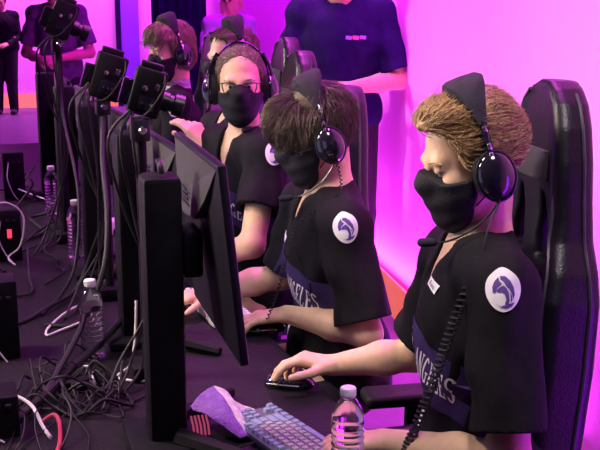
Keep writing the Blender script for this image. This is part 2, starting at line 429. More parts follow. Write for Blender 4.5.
        if strap:
            for sd in (1, -1):
                b = MB()
                for uu in (-.02, -.085):
                    b.tube(spline([T(.035, sd * .062, uu), T(.015, sd * .074, uu * .8), T(-.012, sd * .084, -.012 + uu * .35)], 5), .0016)
                ob = b.build('ear_loop', 'mask_black', s.root, world=True); ob.parent = o; ob.matrix_parent_inverse = MW(o).inverted()
        return o
    def eyes(s, lookat=(0, 0)):
        for sd in (1, -1):
            F = MB(); R = s.H; n = 12
            prof = [(.0115 * s.hs * math.sin(PI * i / n) + 1e-5, -.0115 * s.hs * math.cos(PI * i / n)) for i in range(n + 1)]
            Rz = np.stack([R[:, 1], R[:, 2], R[:, 0]], 1)
            e = F.lathe(prof, 14, s.at(.0775, sd * .032, .001), Rz, False).build('eye', 'eye_white', s.root, world=True, auto=False)
            prof = [(.0062 * s.hs * math.sin(PI * .5 * i / 6) + 1e-5, .0022 * s.hs * math.cos(PI * .5 * i / 6)) for i in range(7)]
            i_ = MB().lathe(prof, 14, s.at(.0868, sd * .032 + lookat[0], .000 + lookat[1]), Rz, False).build('iris', 'iris', s.root, world=True, auto=False)
            i_.parent = e; i_.matrix_parent_inverse = MW(e).inverted()
            b = MB().tube(spline([s.at(.077, sd * .052, .021), s.at(.089, sd * .036, .0275), s.at(.0945, sd * .016, .024)], 5), [.002] * 3 + [.003] * 5 + [.0026] * 3, 6)
            b.build('eyebrow', s.hair_m if hasattr(s, 'hair_m') else 'hair_dark', s.root, world=True)
    def hair(s, m, thick=.014, cut=None, lumps=(), strands=1800, L=.05, flow='crown', h=.004, r=.0011, lift=.12, droop=.4, seed=1, bare=True, wild=.28):
        """cut(f,l,u): negative where hair is shaved away, in head coordinates"""
        s.hair_m = m; hs = s.hs; F = Field(s.c - .22, s.c + .22, h); F.add(s.head[:1], thick * hs)
        for p, rr in lumps: F.ell(s.at(*p), V(*rr) * hs, s.H, k=.02)
        w = F.local(s.c, s.H); f, l, u = [x / np.float32(hs) for x in w]
        F.F += (.0022 * np.sin(90 * l + 60 * f + 3 * np.sin(40 * u)) + .0016 * np.sin(150 * l - 40 * u)).astype(np.float32)
        if cut is not None: F.cut((cut(f, l, u) * hs).astype(np.float32), .006)
        me = F.mesh('hair'); n0 = len(me.vertices)
        co = np.empty(n0 * 3, np.float32); me.vertices.foreach_get('co', co); co = co.reshape(-1, 3)
        bv = BVHTree.FromPolygons([Vector(q) for q in co.tolist()], [tuple(p.vertices) for p in me.polygons])
        fc = [tuple(p.vertices) for p in me.polygons]; vs = [co]; n = n0; rng = np.random.RandomState(seed)
        Cn = s.at(-.012, 0, .035); rad = (V(.098, .077, .088) + thick) * hs; crown = s.at(-.06, .01, .13)
        ids = rng.randint(0, n0, strands)
        for i in ids:
            p = co[i].astype(float); q = s.H.T @ (p - Cn); nn = s.H @ nrm(q / rad ** 2)
            loc = q / hs
            if loc @ loc < .003: continue
            gl = s.H.T @ (p - s.c) / hs
            if bare and -.045 < gl[0] < .010 and gl[2] > .06 and abs(gl[1]) < .07: continue
            Ls = L * rng.uniform(.5, 1.2); pts = [p - nn * .002]; jit = rng.normal(0, wild, 3)
            for k in range(4):
                hit = bv.find_nearest(Vector(pts[-1])); nn = np.array(hit[1])
                if flow == 'crown': g = (pts[-1] - crown)
                elif flow == 'back': g = -s.H[:, 0] * 1.0 + (pts[-1] - crown) * 2 + s.H[:, 2] * .1
                else: g = s.H[:, 0] * .9 + (pts[-1] - crown) * 4
                g = nrm(g) + jit + V(0, 0, -droop); g = nrm(g - nn * (g @ nn))
                q = pts[-1] + g * Ls / 4; hit = bv.find_nearest(Vector(q)); d_ = np.array(hit[0]); n_ = np.array(hit[1])
                hgt = (q - d_) @ n_; off = np.linalg.norm(q - d_)
                if off < .02: q = q + n_ * (lift * Ls / 4 * (k + 1) * .5 - hgt) * (1 if hgt < lift * Ls * .5 else .5)
                pts.append(q)
            pts = np.array(pts); tg = nrm(pts[-1] - pts[0]); a = nrm(np.cross(tg, nn)); b = np.cross(tg, a)
            rr = r * np.array([1, 1.1, 1, .7, .15])
            for k in range(5):
                for j in range(3):
                    t = 2 * PI * j / 3; vs.append((pts[k] + rr[k] * (math.cos(t) * a + math.sin(t) * b))[None])
            fc += [(n + k * 3 + j, n + k * 3 + (j + 1) % 3, n + (k + 1) * 3 + (j + 1) % 3, n + (k + 1) * 3 + j) for k in range(4) for j in range(3)]; n += 15
        me2 = from_arrays('hair', np.concatenate(vs), fc); bpy.data.meshes.remove(me)
        return s.part('hair', me2, m)
    def decal(s, name, m, parts, O, U, N, off=.003, parent=None):
        """parts: list of (verts2d, faces) laid on the cloth around point O, U to the reader's right, N outwards"""
        N = nrm(N); U = nrm(U - N * (U @ N)); W = np.cross(N, U); mb = MB()
        for vv, ff in parts:
            out = []
            for x, y in vv:
                p = O + x * U + y * W; hit = s.bvh.ray_cast(Vector(p + N * .12), Vector(-N), .3)
                if hit[0] is None: hit = s.bvh.find_nearest(Vector(p))
                out.append(np.array(hit[0]) + N * off)
            mb.add(out, ff)
        me = from_arrays(name, np.concatenate(mb.v), mb.f, True)
        o = mesh_obj(name, me, m, s.root, True)
        if parent is None: parent = s.cloth
        o.parent = parent; o.matrix_parent_inverse = MW(parent).inverted()
        return o

# --- flat shapes for prints
def fine(bm, step):
    bmesh.ops.triangulate(bm, faces=bm.faces)
    for _ in range(4):
        es = [e for e in bm.edges if e.calc_length() > step]
        if not es: break
        bmesh.ops.subdivide_edges(bm, edges=es, cuts=1); bmesh.ops.triangulate(bm, faces=bm.faces)
    bm.verts.index_update()
    r = ([(v.co.x, v.co.y) for v in bm.verts], [tuple(v.index for v in f.verts) for f in bm.faces]); bm.free(); return r
def flat_poly(pts, step=.012):
    bm = bmesh.new(); vs = [bm.verts.new((x, y, 0)) for x, y in pts]; bm.faces.new(vs); return fine(bm, step)
def flat_text(txt, size, sx=1.0, step=.012, bold=.0, serif=False):
    cu = bpy.data.curves.new('lettering', 'FONT'); cu.body = txt; cu.size = size; cu.align_x = 'CENTER'; cu.align_y = 'CENTER'; cu.offset = bold; cu.resolution_u = 3
    o = bpy.data.objects.new('lettering', cu); COL.objects.link(o); dg = bpy.context.evaluated_depsgraph_get()
    me = bpy.data.meshes.new_from_object(o.evaluated_get(dg)); bm = bmesh.new(); bm.from_mesh(me)
    for v in bm.verts: v.co.x *= sx
    bpy.data.objects.remove(o); bpy.data.curves.remove(cu); bpy.data.meshes.remove(me)
    return fine(bm, step)
def rect(w, h): return [(-w / 2, -h / 2), (w / 2, -h / 2), (w / 2, h / 2), (-w / 2, h / 2)]
def slant_rect(w, h, n=14): return [(-w / 2 + w * i / n, -h / 2) for i in range(n + 1)] + [(w / 2 - w * i / n, h / 2) for i in range(n + 1)]
def serif_word(txt, size, gap=.12, sx=1.0):
    """slab-serif capitals drawn as bars and arcs"""
    parts = []; x = 0; st = .17
    def bar(x0, y0, x1, y1, w): 
        d = np.array([x1 - x0, y1 - y0]); d = d / np.linalg.norm(d); n = np.array([-d[1], d[0]]) * w / 2
        return [(x0 + n[0], y0 + n[1]), (x0 - n[0], y0 - n[1]), (x1 - n[0], y1 - n[1]), (x1 + n[0], y1 + n[1])]
    def arc(cx, cy, rx, ry, a0, a1, w, n=12):
        a = [math.radians(a0 + (a1 - a0) * i / n) for i in range(n + 1)]
        return [[(cx + (rx + w / 2) * math.cos(p), cy + (ry + w * .3) * math.sin(p)), (cx + (rx - w / 2) * math.cos(p), cy + (ry - w * .3) * math.sin(p)),
                 (cx + (rx - w / 2) * math.cos(q), cy + (ry - w * .3) * math.sin(q)), (cx + (rx + w / 2) * math.cos(q), cy + (ry + w * .3) * math.sin(q))] for p, q in zip(a, a[1:])]
    for ch in txt:
        g = []; w = .55
        if ch == 'L': g = [bar(.12, 0, .12, 1, st), bar(0, .96, .26, .96, .07), bar(0, .05, .52, .05, .09), bar(.5, 0, .5, .26, .06)]
        if ch == 'O': g = arc(.3, .5, .22, .46, 0, 360, st, 18); w = .62
        if ch == 'S': g = arc(.26, .74, .17, .22, 20, 265, st * .85) + arc(.26, .26, .17, .24, 85, -160, st * .85); w = .52
        if ch == 'A': g = [bar(.08, 0, .32, 1, .08), bar(.56, 0, .32, 1, st), bar(.16, .34, .48, .34, .07), bar(-.02, .03, .2, .03, .07), bar(.42, .03, .68, .03, .07)]; w = .66
        if ch == 'N': g = [bar(.1, 0, .1, 1, .08), bar(.1, 1, .5, 0, st), bar(.5, 0, .5, 1, .08), bar(0, .03, .22, .03, .06), bar(.4, .97, .62, .97, .06)]; w = .62
        if ch == 'G': g = arc(.3, .5, .22, .46, 45, 315, st) + [bar(.5, .05, .5, .42, .12), bar(.36, .42, .62, .42, .07)]; w = .64
        if ch == 'E': g = [bar(.12, 0, .12, 1, st), bar(0, .96, .5, .96, .08), bar(0, .05, .52, .05, .08), bar(.12, .5, .38, .5, .08), bar(.48, .76, .48, 1, .06), bar(.5, 0, .5, .26, .06), bar(.38, .4, .38, .6, .05)]
        if ch == ' ': w = .3
        for q in g: parts.append([(px + x, py * 1.25 - .12) for px, py in q])
        x += w + gap
    x -= gap
    return [flat_poly([((px - x / 2) * size * sx, (py - .5) * size) for px, py in q], .01) for q in parts]
def shield(w, h, n=44):
    out = []
    for i in range(n):
        a = 2 * PI * i / n + PI / 2; x = math.cos(a); y = math.sin(a)
        r = 1 + .14 * max(0, math.cos(a - PI / 2)) ** 12 - .03 * math.cos(2 * (a - PI / 2)) + .03 * math.sin(3 * a)
        out.append((x * w / 2 * r, y * h / 2 * r * .93))
    return out
def lion(w, h):
    P = [[(-.30, -.05), (-.31, .08), (-.24, .20), (-.12, .29), (-.10, .20), (-.02, .14), (-.16, .06), (-.22, -.04)],
         [(-.07, .31), (.08, .30), (.22, .20), (.31, .05), (.33, -.10), (.28, -.20), (.25, -.08), (.18, .02), (.12, .06), (.02, .18), (-.06, .23)],
         [(-.20, .0), (-.10, .06), (.02, .10), (.10, .04), (.16, -.06), (.17, -.22), (.12, -.34), (.02, -.31), (.08, -.20), (.04, -.08), (-.04, -.03), (-.14, -.04)],
         [(.20, -.06), (.24, -.12), (.25, -.22), (.20, -.26), (.21, -.18)],
         [(-.24, -.27), (-.10, -.36), (.06, -.385), (.22, -.35), (.32, -.26), (.22, -.335), (.06, -.37), (-.10, -.345)]]
    return [flat_poly([(x * w, y * h) for x, y in p], .008) for p in P]
def jersey_prints(p, chest=.0, belly=True, tagtxt=True, word=.048, patch=(.064, .088), bandh=.135, which='L', bandw=.32, up=.565, slope=.25, shift=.004, tagpos=(.055, .872)):
    J = p.J; O = J['hip'] + (J['neck'] - J['hip']) * up + p.f * .14 + p.l * .012; U = nrm(p.l - p.t * slope)
    bd = p.decal('chest_band', 'jersey_panel', [flat_poly(rect(bandw, bandh), .014)], O, U, p.f, .002); bd['label'] = 'dark purple band across the chest'
    for w_, cx in (('LOS', -.086), ('ANGELES', .038)):
        tx = p.decal('lettering', 'print_white', serif_word(w_, word, .12, .60), O + U * (cx + .004 + shift), U, p.f, .004); tx['label'] = 'white lettering ' + w_
    if belly:
        O2 = J['hip'] + (J['neck'] - J['hip']) * (up - .24) - p.l * .055 + p.f * .14
        q = p.decal('emblem', 'print_white', [flat_poly([(-.03, .03), (.0, .012), (.035, .035), (.02, .005), (.03, -.02), (.005, -.012), (-.02, -.035), (-.012, -.005)], .01)], O2, U, p.f, .003)
    if tagtxt:
        O3 = J['hip'] + (J['neck'] - J['hip']) * tagpos[1] + p.l * tagpos[0] + p.f * .12
        q = p.decal('name_tag', 'print_white', [flat_poly(rect(.042, .019), .01)], O3, p.l - p.t * .3, p.f, .004); q['label'] = 'small white name tag'
        p.decal('tag_lettering', 'jersey', [flat_text('Funs', .014, step=.01)], O3, p.l - p.t * .3, p.f, .0052, parent=q)
    for q, sd in (('L', 1), ('R', -1)):
        if q not in which: continue
        a = J['sh' + q]; d = nrm(J['el' + q] - a); N = nrm(p.l * sd * .95 + p.f * .26 + p.t * .2); N = nrm(N - d * (N @ d) * .7)
        O4 = a + d * .008; U4 = np.cross(-d, N)
        pt = p.decal('shoulder_patch', 'print_white', [flat_poly(shield(*patch), .01)], O4, U4, N, .003); pt['label'] = 'white shield patch'
        p.decal('lion_emblem', 'print_purple', lion(*patch), O4, U4, N, .0045, parent=pt)

# --- headsets
def headset(p, label, group=None, mic=True, cable=None, pad=True, cup_r=1.0, mic_pts=None, lean=.14):
    T = p.at; hs = p.hs; H = p.H
    root = empty('headset', p.c); tag(root, label, 'headset', group)
    kw = dict(parent=root, world=True)
    # band: an arc over the head, cup to cup
    def arc(ang, rx, rz): return T(-.006 - lean * rz * math.cos(ang), rx * math.sin(ang), -.005 + rz * math.cos(ang))
    angs = np.linspace(-1.45, 1.45, 25); mb = MB(); vs = []; 
    for a in angs:
        for df, dr in ((-.011, -.002), (.011, -.002), (.011, .004), (-.011, .004)):
            q = arc(a, .100 + dr, .143 + dr); vs.append(q + H[:, 0] * df * hs)
    n = len(angs); mb.add(vs, [(i * 4 + j, i * 4 + (j + 1) % 4, (i + 1) * 4 + (j + 1) % 4, (i + 1) * 4 + j) for i in range(n - 1) for j in range(4)] + [(3, 2, 1, 0), (4 * n - 4, 4 * n - 3, 4 * n - 2, 4 * n - 1)])
    band = mb.build('headband', 'plastic_gloss', **kw)
    if pad:   # padded wrap, wide on the crown and tapering to a point above each cup
        angs = np.linspace(-1.0, 1.0, 25); vs = []; m = 12
        for a in angs:
            x = 1 - abs(a) / 1.02; wd = .009 + .033 * min(1, x * 1.2); th = .008 + .014 * min(1, x * 1.6)
            for j in range(m):
                t = 2 * PI * j / m; cx = math.copysign(abs(math.cos(t)) ** .5, math.cos(t)); cy = math.copysign(abs(math.sin(t)) ** .5, math.sin(t))
                q = arc(a, .104 + th * cy, .153 + th * cy * 1.0); vs.append(q + H[:, 0] * wd * cx * hs)
        n = len(angs); w = MB().add(vs, [(i * m + j, i * m + (j + 1) % m, (i + 1) * m + (j + 1) % m, (i + 1) * m + j) for i in range(n - 1) for j in range(m)] + [tuple(range(m - 1, -1, -1)), tuple((n - 1) * m + j for j in range(m))])
        pd = w.build('headband_pad', 'fabric_pad', **kw); pd['label'] = 'thick dark fabric pad over the crown'
    for sd in (1, -1):
        # slider arm with silver details
        pts = spline([arc(sd * .80, .110, .152), arc(sd * 1.15, .112, .150), T(-.010, sd * .112, .02)], 6)
        sl = MB().tube(pts, .0062 * hs, 8).build('slider', 'plastic_gloss', **kw)
        for t, zz in ((4, 0), (9, 0), (12, 0)):
            q = pts[t]; b = MB().box(q + H[:, 1] * sd * .006, (.004 * hs, .002 * hs, .006 * hs), H, .001).build('rivet', 'metal_silver', **kw); b.parent = sl; b.matrix_parent_inverse = MW(sl).inverted()
        # cup: oval shell, rim and cushion
        R = np.stack([H[:, 0], -sd * H[:, 2], H[:, 1] * sd], 1); R = R * (1 if np.linalg.det(R) > 0 else 1)
        Rm = np.stack([H[:, 0] * .040 * cup_r, H[:, 2] * .052 * cup_r, H[:, 1] * sd], 1) * hs
        c = T(-.010, sd * .084, -.026)
        def ov(prof, n=28): return MB().lathe([(r, z) for r, z in prof], n, c, Rm)
        ov([(1.0, -.004), (1.06, .006), (1.04, .014), (.86, .017), (.7, .014), (.7, -.004)]).build('ear_cushion', 'cushion', **kw)
        cp = ov([(.9, .013), (1.0, .017), (1.0, .026), (.92, .033), (.75, .041), (.5, .047), (.25, .050), (.02, .051)]).build('ear_cup', 'plastic_gloss', **kw)
        a = np.linspace(0, 2 * PI, 41); ring = np.array([c + Rm @ V(1.03 * math.cos(t), 1.03 * math.sin(t), .026) for t in a])
        rg = MB().tube(ring, .0023 * hs, 6, False).build('cup_ring', 'metal_dark', **kw); rg.parent = cp; rg.matrix_parent_inverse = MW(cp).inverted()
    if mic:
        q = mic_pts or [T(-.012, .112, -.055), T(.01, .110, -.085), T(.06, .095, -.118), T(.115, .075, -.130), T(.148, .062, -.124)]
        pts = spline(q, 8); MB().tube(pts, .0023 * hs, 8).build('microphone_boom', 'plastic_black', **kw)
        e = pts[-1]; d = nrm(pts[-1] - pts[-4]); F = Field(e - .04, e + .04, .002); F.cap(e - d * .004, e + d * .020, .0085 * hs, .0095 * hs, k=0)
        mesh_obj('microphone', F.mesh('microphone'), 'fabric_pad', root, True)
    if cable is not None:
        MB().tube(spline(cable, 8), .0022, 6).build('cable', 'cable_black', **kw)
    return root
def coil(pts, R=.010, turns=40, r=.0026, n=10):
    P = spline(pts, 40); m = len(P); out = []; tg = np.gradient(P, axis=0); u = V(0, 1, 0)
    N = turns * n
    for i in range(N + 1):
        s = i / N * (m - 1); k = min(int(s), m - 2); fr = s - k; p = P[k] * (1 - fr) + P[k + 1] * fr; t = nrm(tg[k]); u = nrm(u - t * (u @ t)); w = np.cross(t, u)
        a = 2 * PI * i / n; out.append(p + R * (math.cos(a) * u + math.sin(a) * w))
    return np.array(out), r

# ================================================================== the place
DESK = .73
def quad(name, pts, m, nu=1):
    me = from_arrays(name, pts, [tuple(range(len(pts)))], False); return structure(mesh_obj(name, me, m))
WX = lambda y: 2.22 + .15 * (y - 4.75)                 # the bright wall runs slightly away from the row of players
def slab(name, a, b, z0, z1, th, m, side=1):
    a = V(*a); b = V(*b); d = nrm(b - a); n = V(-d[1], d[0]) * side * th
    vs = [(*a, z0), (*b, z0), (*(b + n), z0), (*(a + n), z0), (*a, z1), (*b, z1), (*(b + n), z1), (*(a + n), z1)]
    fs = [(0, 1, 5, 4), (1, 2, 6, 5), (2, 3, 7, 6), (3, 0, 4, 7), (4, 5, 6, 7), (3, 2, 1, 0)]
    me = from_arrays(name, vs, fs, False); return structure(mesh_obj(name, me, m))
quad('floor', [(-9, -1.5, 0), (5, -1.5, 0), (5, 19, 0), (-9, 19, 0)], 'stage_floor')
Ec = V(WX(16), 16.0); Ed = nrm(V(-1, .15))
slab('wall_right', (WX(-1.5), -1.5), tuple(Ec), 0, 4.2, .12, 'wall_magenta', -1)
slab('wall_back', tuple(Ec), tuple(Ec + Ed * 12.5), 0, 4.2, .12, 'wall_pink', -1)
slab('baseboard_right', (WX(-1.5) - .012, -1.5), tuple(Ec + V(-.012, 0)), 0, .20, .012, 'skirting_glow', 1)
slab('baseboard_back', tuple(Ec + V(0, -.02)), tuple(Ec + Ed * 12.5 + V(0, -.02)), 0, .21, .012, 'skirting_glow', 1)
def on_back(px0, px1, name, m, front, z1=4.2):       # upright strips before the far wall, the violet ones painting light on it
    a = Ec + Ed * px0 + V(-.15, -1) * front; b = Ec + Ed * px1 + V(-.15, -1) * front
    return slab(name, tuple(a), tuple(b), 0, z1, .06, m, 1)

# ------------------------------------------------------------------ desk
d = empty('desk', (.2, 4.0, 0)); tag(d, 'long black desk shared by the players, strewn with cables', 'desk')
top = MB().box((.13, 4.0, DESK - .02), (.72, 3.0, .02), bev=.006).build('desktop', 'desk_top', d, world=True)
for y in (1.2, 2.7, 4.2, 5.7, 6.9):
    MB().box((.1, y, .345), (.55, .02, .345)).build('leg_panel', 'plastic_matte', d, world=True)
MB().box((-.1, 4.0, .42), (.012, 2.9, .26)).build('modesty_panel', 'plastic_matte', d, world=True)

# ------------------------------------------------------------------ gaming chairs
def gaming_chair():
    root = empty('gaming_chair')
    tl = math.radians(3); Bo = V(.17, 0, .50); ub = V(math.sin(tl), 0, math.cos(tl)); fb = V(-math.cos(tl), 0, math.sin(tl)); R = np.stack([fb, V(0, -1, 0), ub], 1)
    F = Field((-.05, -.36, .40), (.48, .36, 1.52), .007); f, l, u = F.local(Bo, R)
    w = np.interp(u, [-.05, .0, .15, .35, .50, .56, .62, .70, .78, .85, .90, .93, .95], [.19, .21, .240, .255, .250, .228, .190, .168, .152, .129, .100, .065, .02]).astype(np.float32)
    al = np.abs(l); edge = np.clip((al / np.maximum(w, .02) - .55) / .3, 0, 1); edge = edge * edge * (3 - 2 * edge)
    wing = np.interp(u, [0, .1, .5, .66, .8], [.3, 1, 1, .35, .12]).astype(np.float32)
    mid = .012 + .0 * u; th_f = .030 + .055 * edge * wing + .010 * np.sin(np.clip((u - .66) / .28, 0, 1) * PI); th_b = .045
    D = np.maximum(al - w, np.maximum(f - th_f, -f - th_b)); D = np.maximum(D, np.maximum(u - .95, -.05 - u))
    # rounding
    r = .032; q1 = al - (w - r); q2 = np.maximum(f - (th_f - r), -f - (th_b - r))
    D = np.sqrt(np.maximum(q1, 0) ** 2 + np.maximum(q2, 0) ** 2) + np.minimum(np.maximum(q1, q2), 0) - r
    D = np.maximum(D, np.maximum(u - .945, -.05 - u)).astype(np.float32)
    F.F[:] = D
    # two wedge slots beside the spine
    sw = np.interp(u, [.555, .60, .70, .71], [.030, .032, .008, .0]).astype(np.float32); sc = np.interp(u, [.55, .71], [.072, .058]).astype(np.float32)
    S = np.maximum(np.abs(al - sc) - sw, np.maximum(.560 - u, u - .705)); F.cut(np.broadcast_to(S.astype(np.float32), F.F.shape), .012)
    # seams
    F.F += np.where(np.abs(f - th_f) < .03, .003 * np.exp(-((al - w * .62) / .005) ** 2) * (u < .70) + .0025 * np.exp(-((u - .55 + al * .25) / .005) ** 2) * (al < .12), 0).astype(np.float32)
    bk = mesh_obj('backrest', F.mesh('backrest'), 'leather', root)
    def B(ff, ll, uu): return Bo + R @ V(ff, ll, uu)
    for sd in (1, -1):
        us = np.linspace(.02, .92, 40); ww = np.interp(us, [0, .15, .35, .50, .56, .62, .70, .78, .85, .90, .93], [.21, .240, .255, .250, .228, .190, .168, .152, .129, .100, .065])
        pts = [B(.030 + .052 * np.interp(uu, [0, .1, .5, .66, .8], [.3, 1, 1, .35, .12]), sd * (w_ - .022), uu) for uu, w_ in zip(us, ww)]
        p = MB().tube(pts, .0045, 6).build('piping', 'piping', root); p.parent = bk
        pts = [B(-.012, sd * (w_ + .001), uu) for uu, w_ in zip(us, ww)]
        p = MB().tube(pts, .004, 6).build('piping', 'piping', root); p.parent = bk
    pc = MB(); pc.box(B(.044, 0, .765), (.006, .088, .034), R, .004); o = pc.build('headrest_patch', 'patch_grey', root); o['label'] = 'plain dark grey fabric patch'
    o.parent = bk
    F = Field((-.36, -.33, .36), (.30, .33, .62), .009)
    F.box((-.02, 0, .47), (.25, .25, .045), rd=.04, k=0)
    for sd in (1, -1): F.cap((-.20, sd * .225, .505), (.17, sd * .235, .515), .04, .045, k=.03)
    F.ell((-.03, 0, .56), (.2, .15, .04), k=.02, op='s')
    mesh_obj('seat', F.mesh('seat'), 'leather', root)
    for sd in (1, -1):
        a = MB(); a.box((.02, sd * .315, .45), (.035, .015, .13)).box((.02, sd * .27, .41), (.03, .07, .012)); a = a.build('armrest', 'plastic_matte', root)
        F = Field((-.2, sd * .315 - .1, .55), (.2, sd * .315 + .1, .66), .006); F.box((-.0, sd * .315, .60), (.13, .047, .018), rd=.014, k=0)
        p = mesh_obj('arm_pad', F.mesh('arm_pad'), 'cushion', root); p.parent = a
    MB().lathe([(.028, .10), (.028, .26), (.020, .262), (.020, .43)], 16).build('gas_column', 'metal_dark', root)
    MB().box((0, 0, .425), (.12, .09, .018)).build('tilt_mechanism', 'plastic_matte', root)
    for i in range(5):
        a = 2 * PI * i / 5 + .3; dx, dy = math.cos(a), math.sin(a)
        lg = MB().tube([(.02 * dx, .02 * dy, .115), (.16 * dx, .16 * dy, .095), (.29 * dx, .29 * dy, .075)], [.028, .022, .017], 8).build('base_leg', 'plastic_matte', root)
        Rr = np.stack([V(0, 0, 1), V(dx, dy, 0), V(-dy, dx, 0)], 1)
        c = MB(); 
        for s_ in (-.014, .014): c.lathe([(.001, -.009), (.026, -.009), (.028, 0), (.026, .009), (.001, .009)], 14, V(.30 * dx, .30 * dy, .0285) + V(-dy, dx, 0) * s_, np.stack([V(0, 0, 1), V(dx, dy, 0), V(-dy, dx, 0)], 1))
        c.tube([(.29 * dx, .29 * dy, .03), (.29 * dx, .29 * dy, .08)], .008, 8)
        c = c.build('caster', 'plastic_black', root); c.parent = lg
    return root
def copy_tree(o, parent=None):
    c = o.copy(); COL.objects.link(c)
    if parent is not None: c.parent = parent
    for ch in list(o.children): copy_tree(ch, c)
    return c
def lift_chair(root, dz):
    for ch in root.children:
        if ch.name.split('.')[0] in ('backrest', 'seat', 'armrest', 'tilt_mechanism'): ch.location.z += dz
chair0 = gaming_chair()
chairs = [(1.07, 2.02, .055, -9, 'black gaming chair of the nearest player, front-most in the row'),
          (.975, 3.02, -.035, -8, 'black gaming chair behind the dark-haired player with hidden eyes'),
          (1.10, 3.80, .03, -4, 'black gaming chair rising between the man with spectacles and dark fringe'),
          (1.30, 4.56, .05, -4, 'black gaming chair farther back, its top just below the navy T-shirt'),
          (1.16, 5.34, .05, -4, 'black gaming chair behind the player with chin-length brown hair')]
for i, (x, y, dz, rz, lab) in enumerate(chairs):
    c = chair0 if i == 0 else None
    if c is None: c = copy_tree(chair0); lift_chair(c, dz - chairs[0][2])
    else: lift_chair(c, dz)
    c.location = (x, y, 0); c.rotation_euler = (0, 0, math.radians(rz)); tag(c, lab, 'chair', 'gaming chairs in the row')

# ------------------------------------------------------------------ players
def seated(dx, dy, **k):
    J = dict(neck=(1.075, 1.90, 1.17), hip=(1.10, 1.92, .60), shL=(1.06, 1.715, 1.12), shR=(1.03, 2.085, 1.11),
             knL=(.66, 1.80, .56), knR=(.66, 2.06, .56), anL=(.70, 1.80, .09), anR=(.70, 2.06, .09))
    J = {n: V(*v) + V(dx, dy, 0) for n, v in J.items()}
    for n, v in k.items(): J[n] = V(*v)
    return J
# nearest player -----------------------------------------------------------------
J1 = seated(0, 0, neck=(1.060, 1.89, 1.175), hip=(1.07, 1.88, .58), shL=(1.015, 1.722, 1.122), shR=(1.085, 2.040, 1.105), elL=(.985, 1.610, .805), wrL=(.825, 1.842, .776), elR=(1.040, 2.145, .840), wrR=(.865, 2.235, .802))
H1 = frame((-1, .17), math.radians(19))
hL = hand_shapes(V(.825, 1.842, .776), (-1, .50, -.08), (0, 0, 1), -1, curl=((.25, .35, .3), (.3, .4, .3), (.3, .4, .3), (.3, .4, .3)))
hR = hand_shapes(V(.865, 2.235, .802), (-1, .55, .16), (.1, .05, 1), +1, curl=((.50, .42, .25), (.52, .46, .3), (.75, .6, .4), (.85, .6, .4)), spread=.22, thumb=(.85, .3))
p1 = Person('nearest player in black jersey and black mask, hand on a mouse', J1, (1.032, 1.895, 1.352), H1, .98, .0042, [hL, hR])
p1.shirt('jersey', sleeve=.82, name='jersey', vneck=.10, sl_r=.074); p1.trousers(); p1.mask()
def cut_short(f, l, u):
    face = np.maximum(.030 + .25 * (u - .03) - f, u - (.100 - .35 * np.maximum(np.abs(l) - .02, 0)))
    low = u + .050 + .30 * f
    return np.minimum(face, low)
p1.hair('hair_blond', .008, cut_short, [((.040, 0, .094), (.056, .062, .040)), ((-.030, 0, .075), (.058, .066, .062))], strands=5200, L=.050, flow='back', lift=.75, droop=.06, wild=.26, r=.0010)
p1.eyes(); jersey_prints(p1)
headset(p1, 'black headset with a fabric crown pad on the nearest player', 'players headsets', cable=[p1.at(-.012, .105, -.068), V(1.00, 1.755, 1.235), V(.985, 1.745, 1.185)])
pts, r = coil([V(.985, 1.745, 1.185), V(.93, 1.735, 1.08), V(.90, 1.745, .98), V(.87, 1.755, .88), V(.845, 1.775, .79), V(.83, 1.80, .745)], R=.0085, turns=46, r=.0030)
tag(MB().tube(pts, r, 6).build('coiled_cable', 'cable_black'), 'thick coiled black cord hanging down the nearest jersey', 'cable')

# second player --------------------------------------------------------------------
J2 = seated(0, .80, neck=(1.035, 2.70, 1.135), hip=(1.065, 2.72, .58), shL=(1.005, 2.535, 1.075), shR=(1.020, 2.87, 1.07), elL=(1.035, 2.435, .800), wrL=(.900, 2.700, .790), elR=(.960, 2.925, .840), wrR=(.735, 2.965, .800))
H2 = frame((-1, .12), math.radians(23))
hL = hand_shapes(V(.900, 2.700, .790), (-1, .25, -.10), (0, 0, 1), -1, curl=(.25, .35, .3))
hR = hand_shapes(V(.735, 2.965, .800), (-1, -.2, -.1), (0, 0, 1), +1, curl=(.25, .35, .3))
p2 = Person('second player, long dark fringe over eyes, grey-black mask', J2, (.985, 2.71, 1.305), H2, .98, .0045, [hL, hR])
p2.shirt('jersey', sleeve=.88, name='jersey', vneck=.09, sl_r=.074); p2.trousers(); p2.mask()
def cut_fringe(f, l, u):
    face = np.maximum(.035 + .15 * (u - .03) - f, u - (-.004 + .0 * l))
    return np.minimum(face, u + .065 + .25 * f)
p2.hair('hair_dark', .011, cut_fringe, [((.055, 0, .060), (.056, .066, .062)), ((-.035, 0, .05), (.068, .072, .08))], strands=5200, L=.075, flow='crown', lift=.8, wild=.24, r=.0011, droop=.5, seed=2)
p2.eyes(); jersey_prints(p2, up=.53, tagpos=(-.060, .77), slope=.2, shift=-.006)
headset(p2, 'black headset with wired microphone on the dark-haired player', 'players headsets', lean=.2)
pts, r = coil([p2.at(-.012, .106, -.068), V(1.00, 2.56, 1.16), V(.90, 2.58, 1.09), V(.87, 2.60, 1.0), V(.85, 2.62, .90), V(.82, 2.64, .80)], R=.0035, turns=44, r=.0016)
tag(MB().tube(pts, r, 6).build('coiled_cable', 'cable_black'), 'thin coiled black cord hanging down the dark-haired player', 'cable')

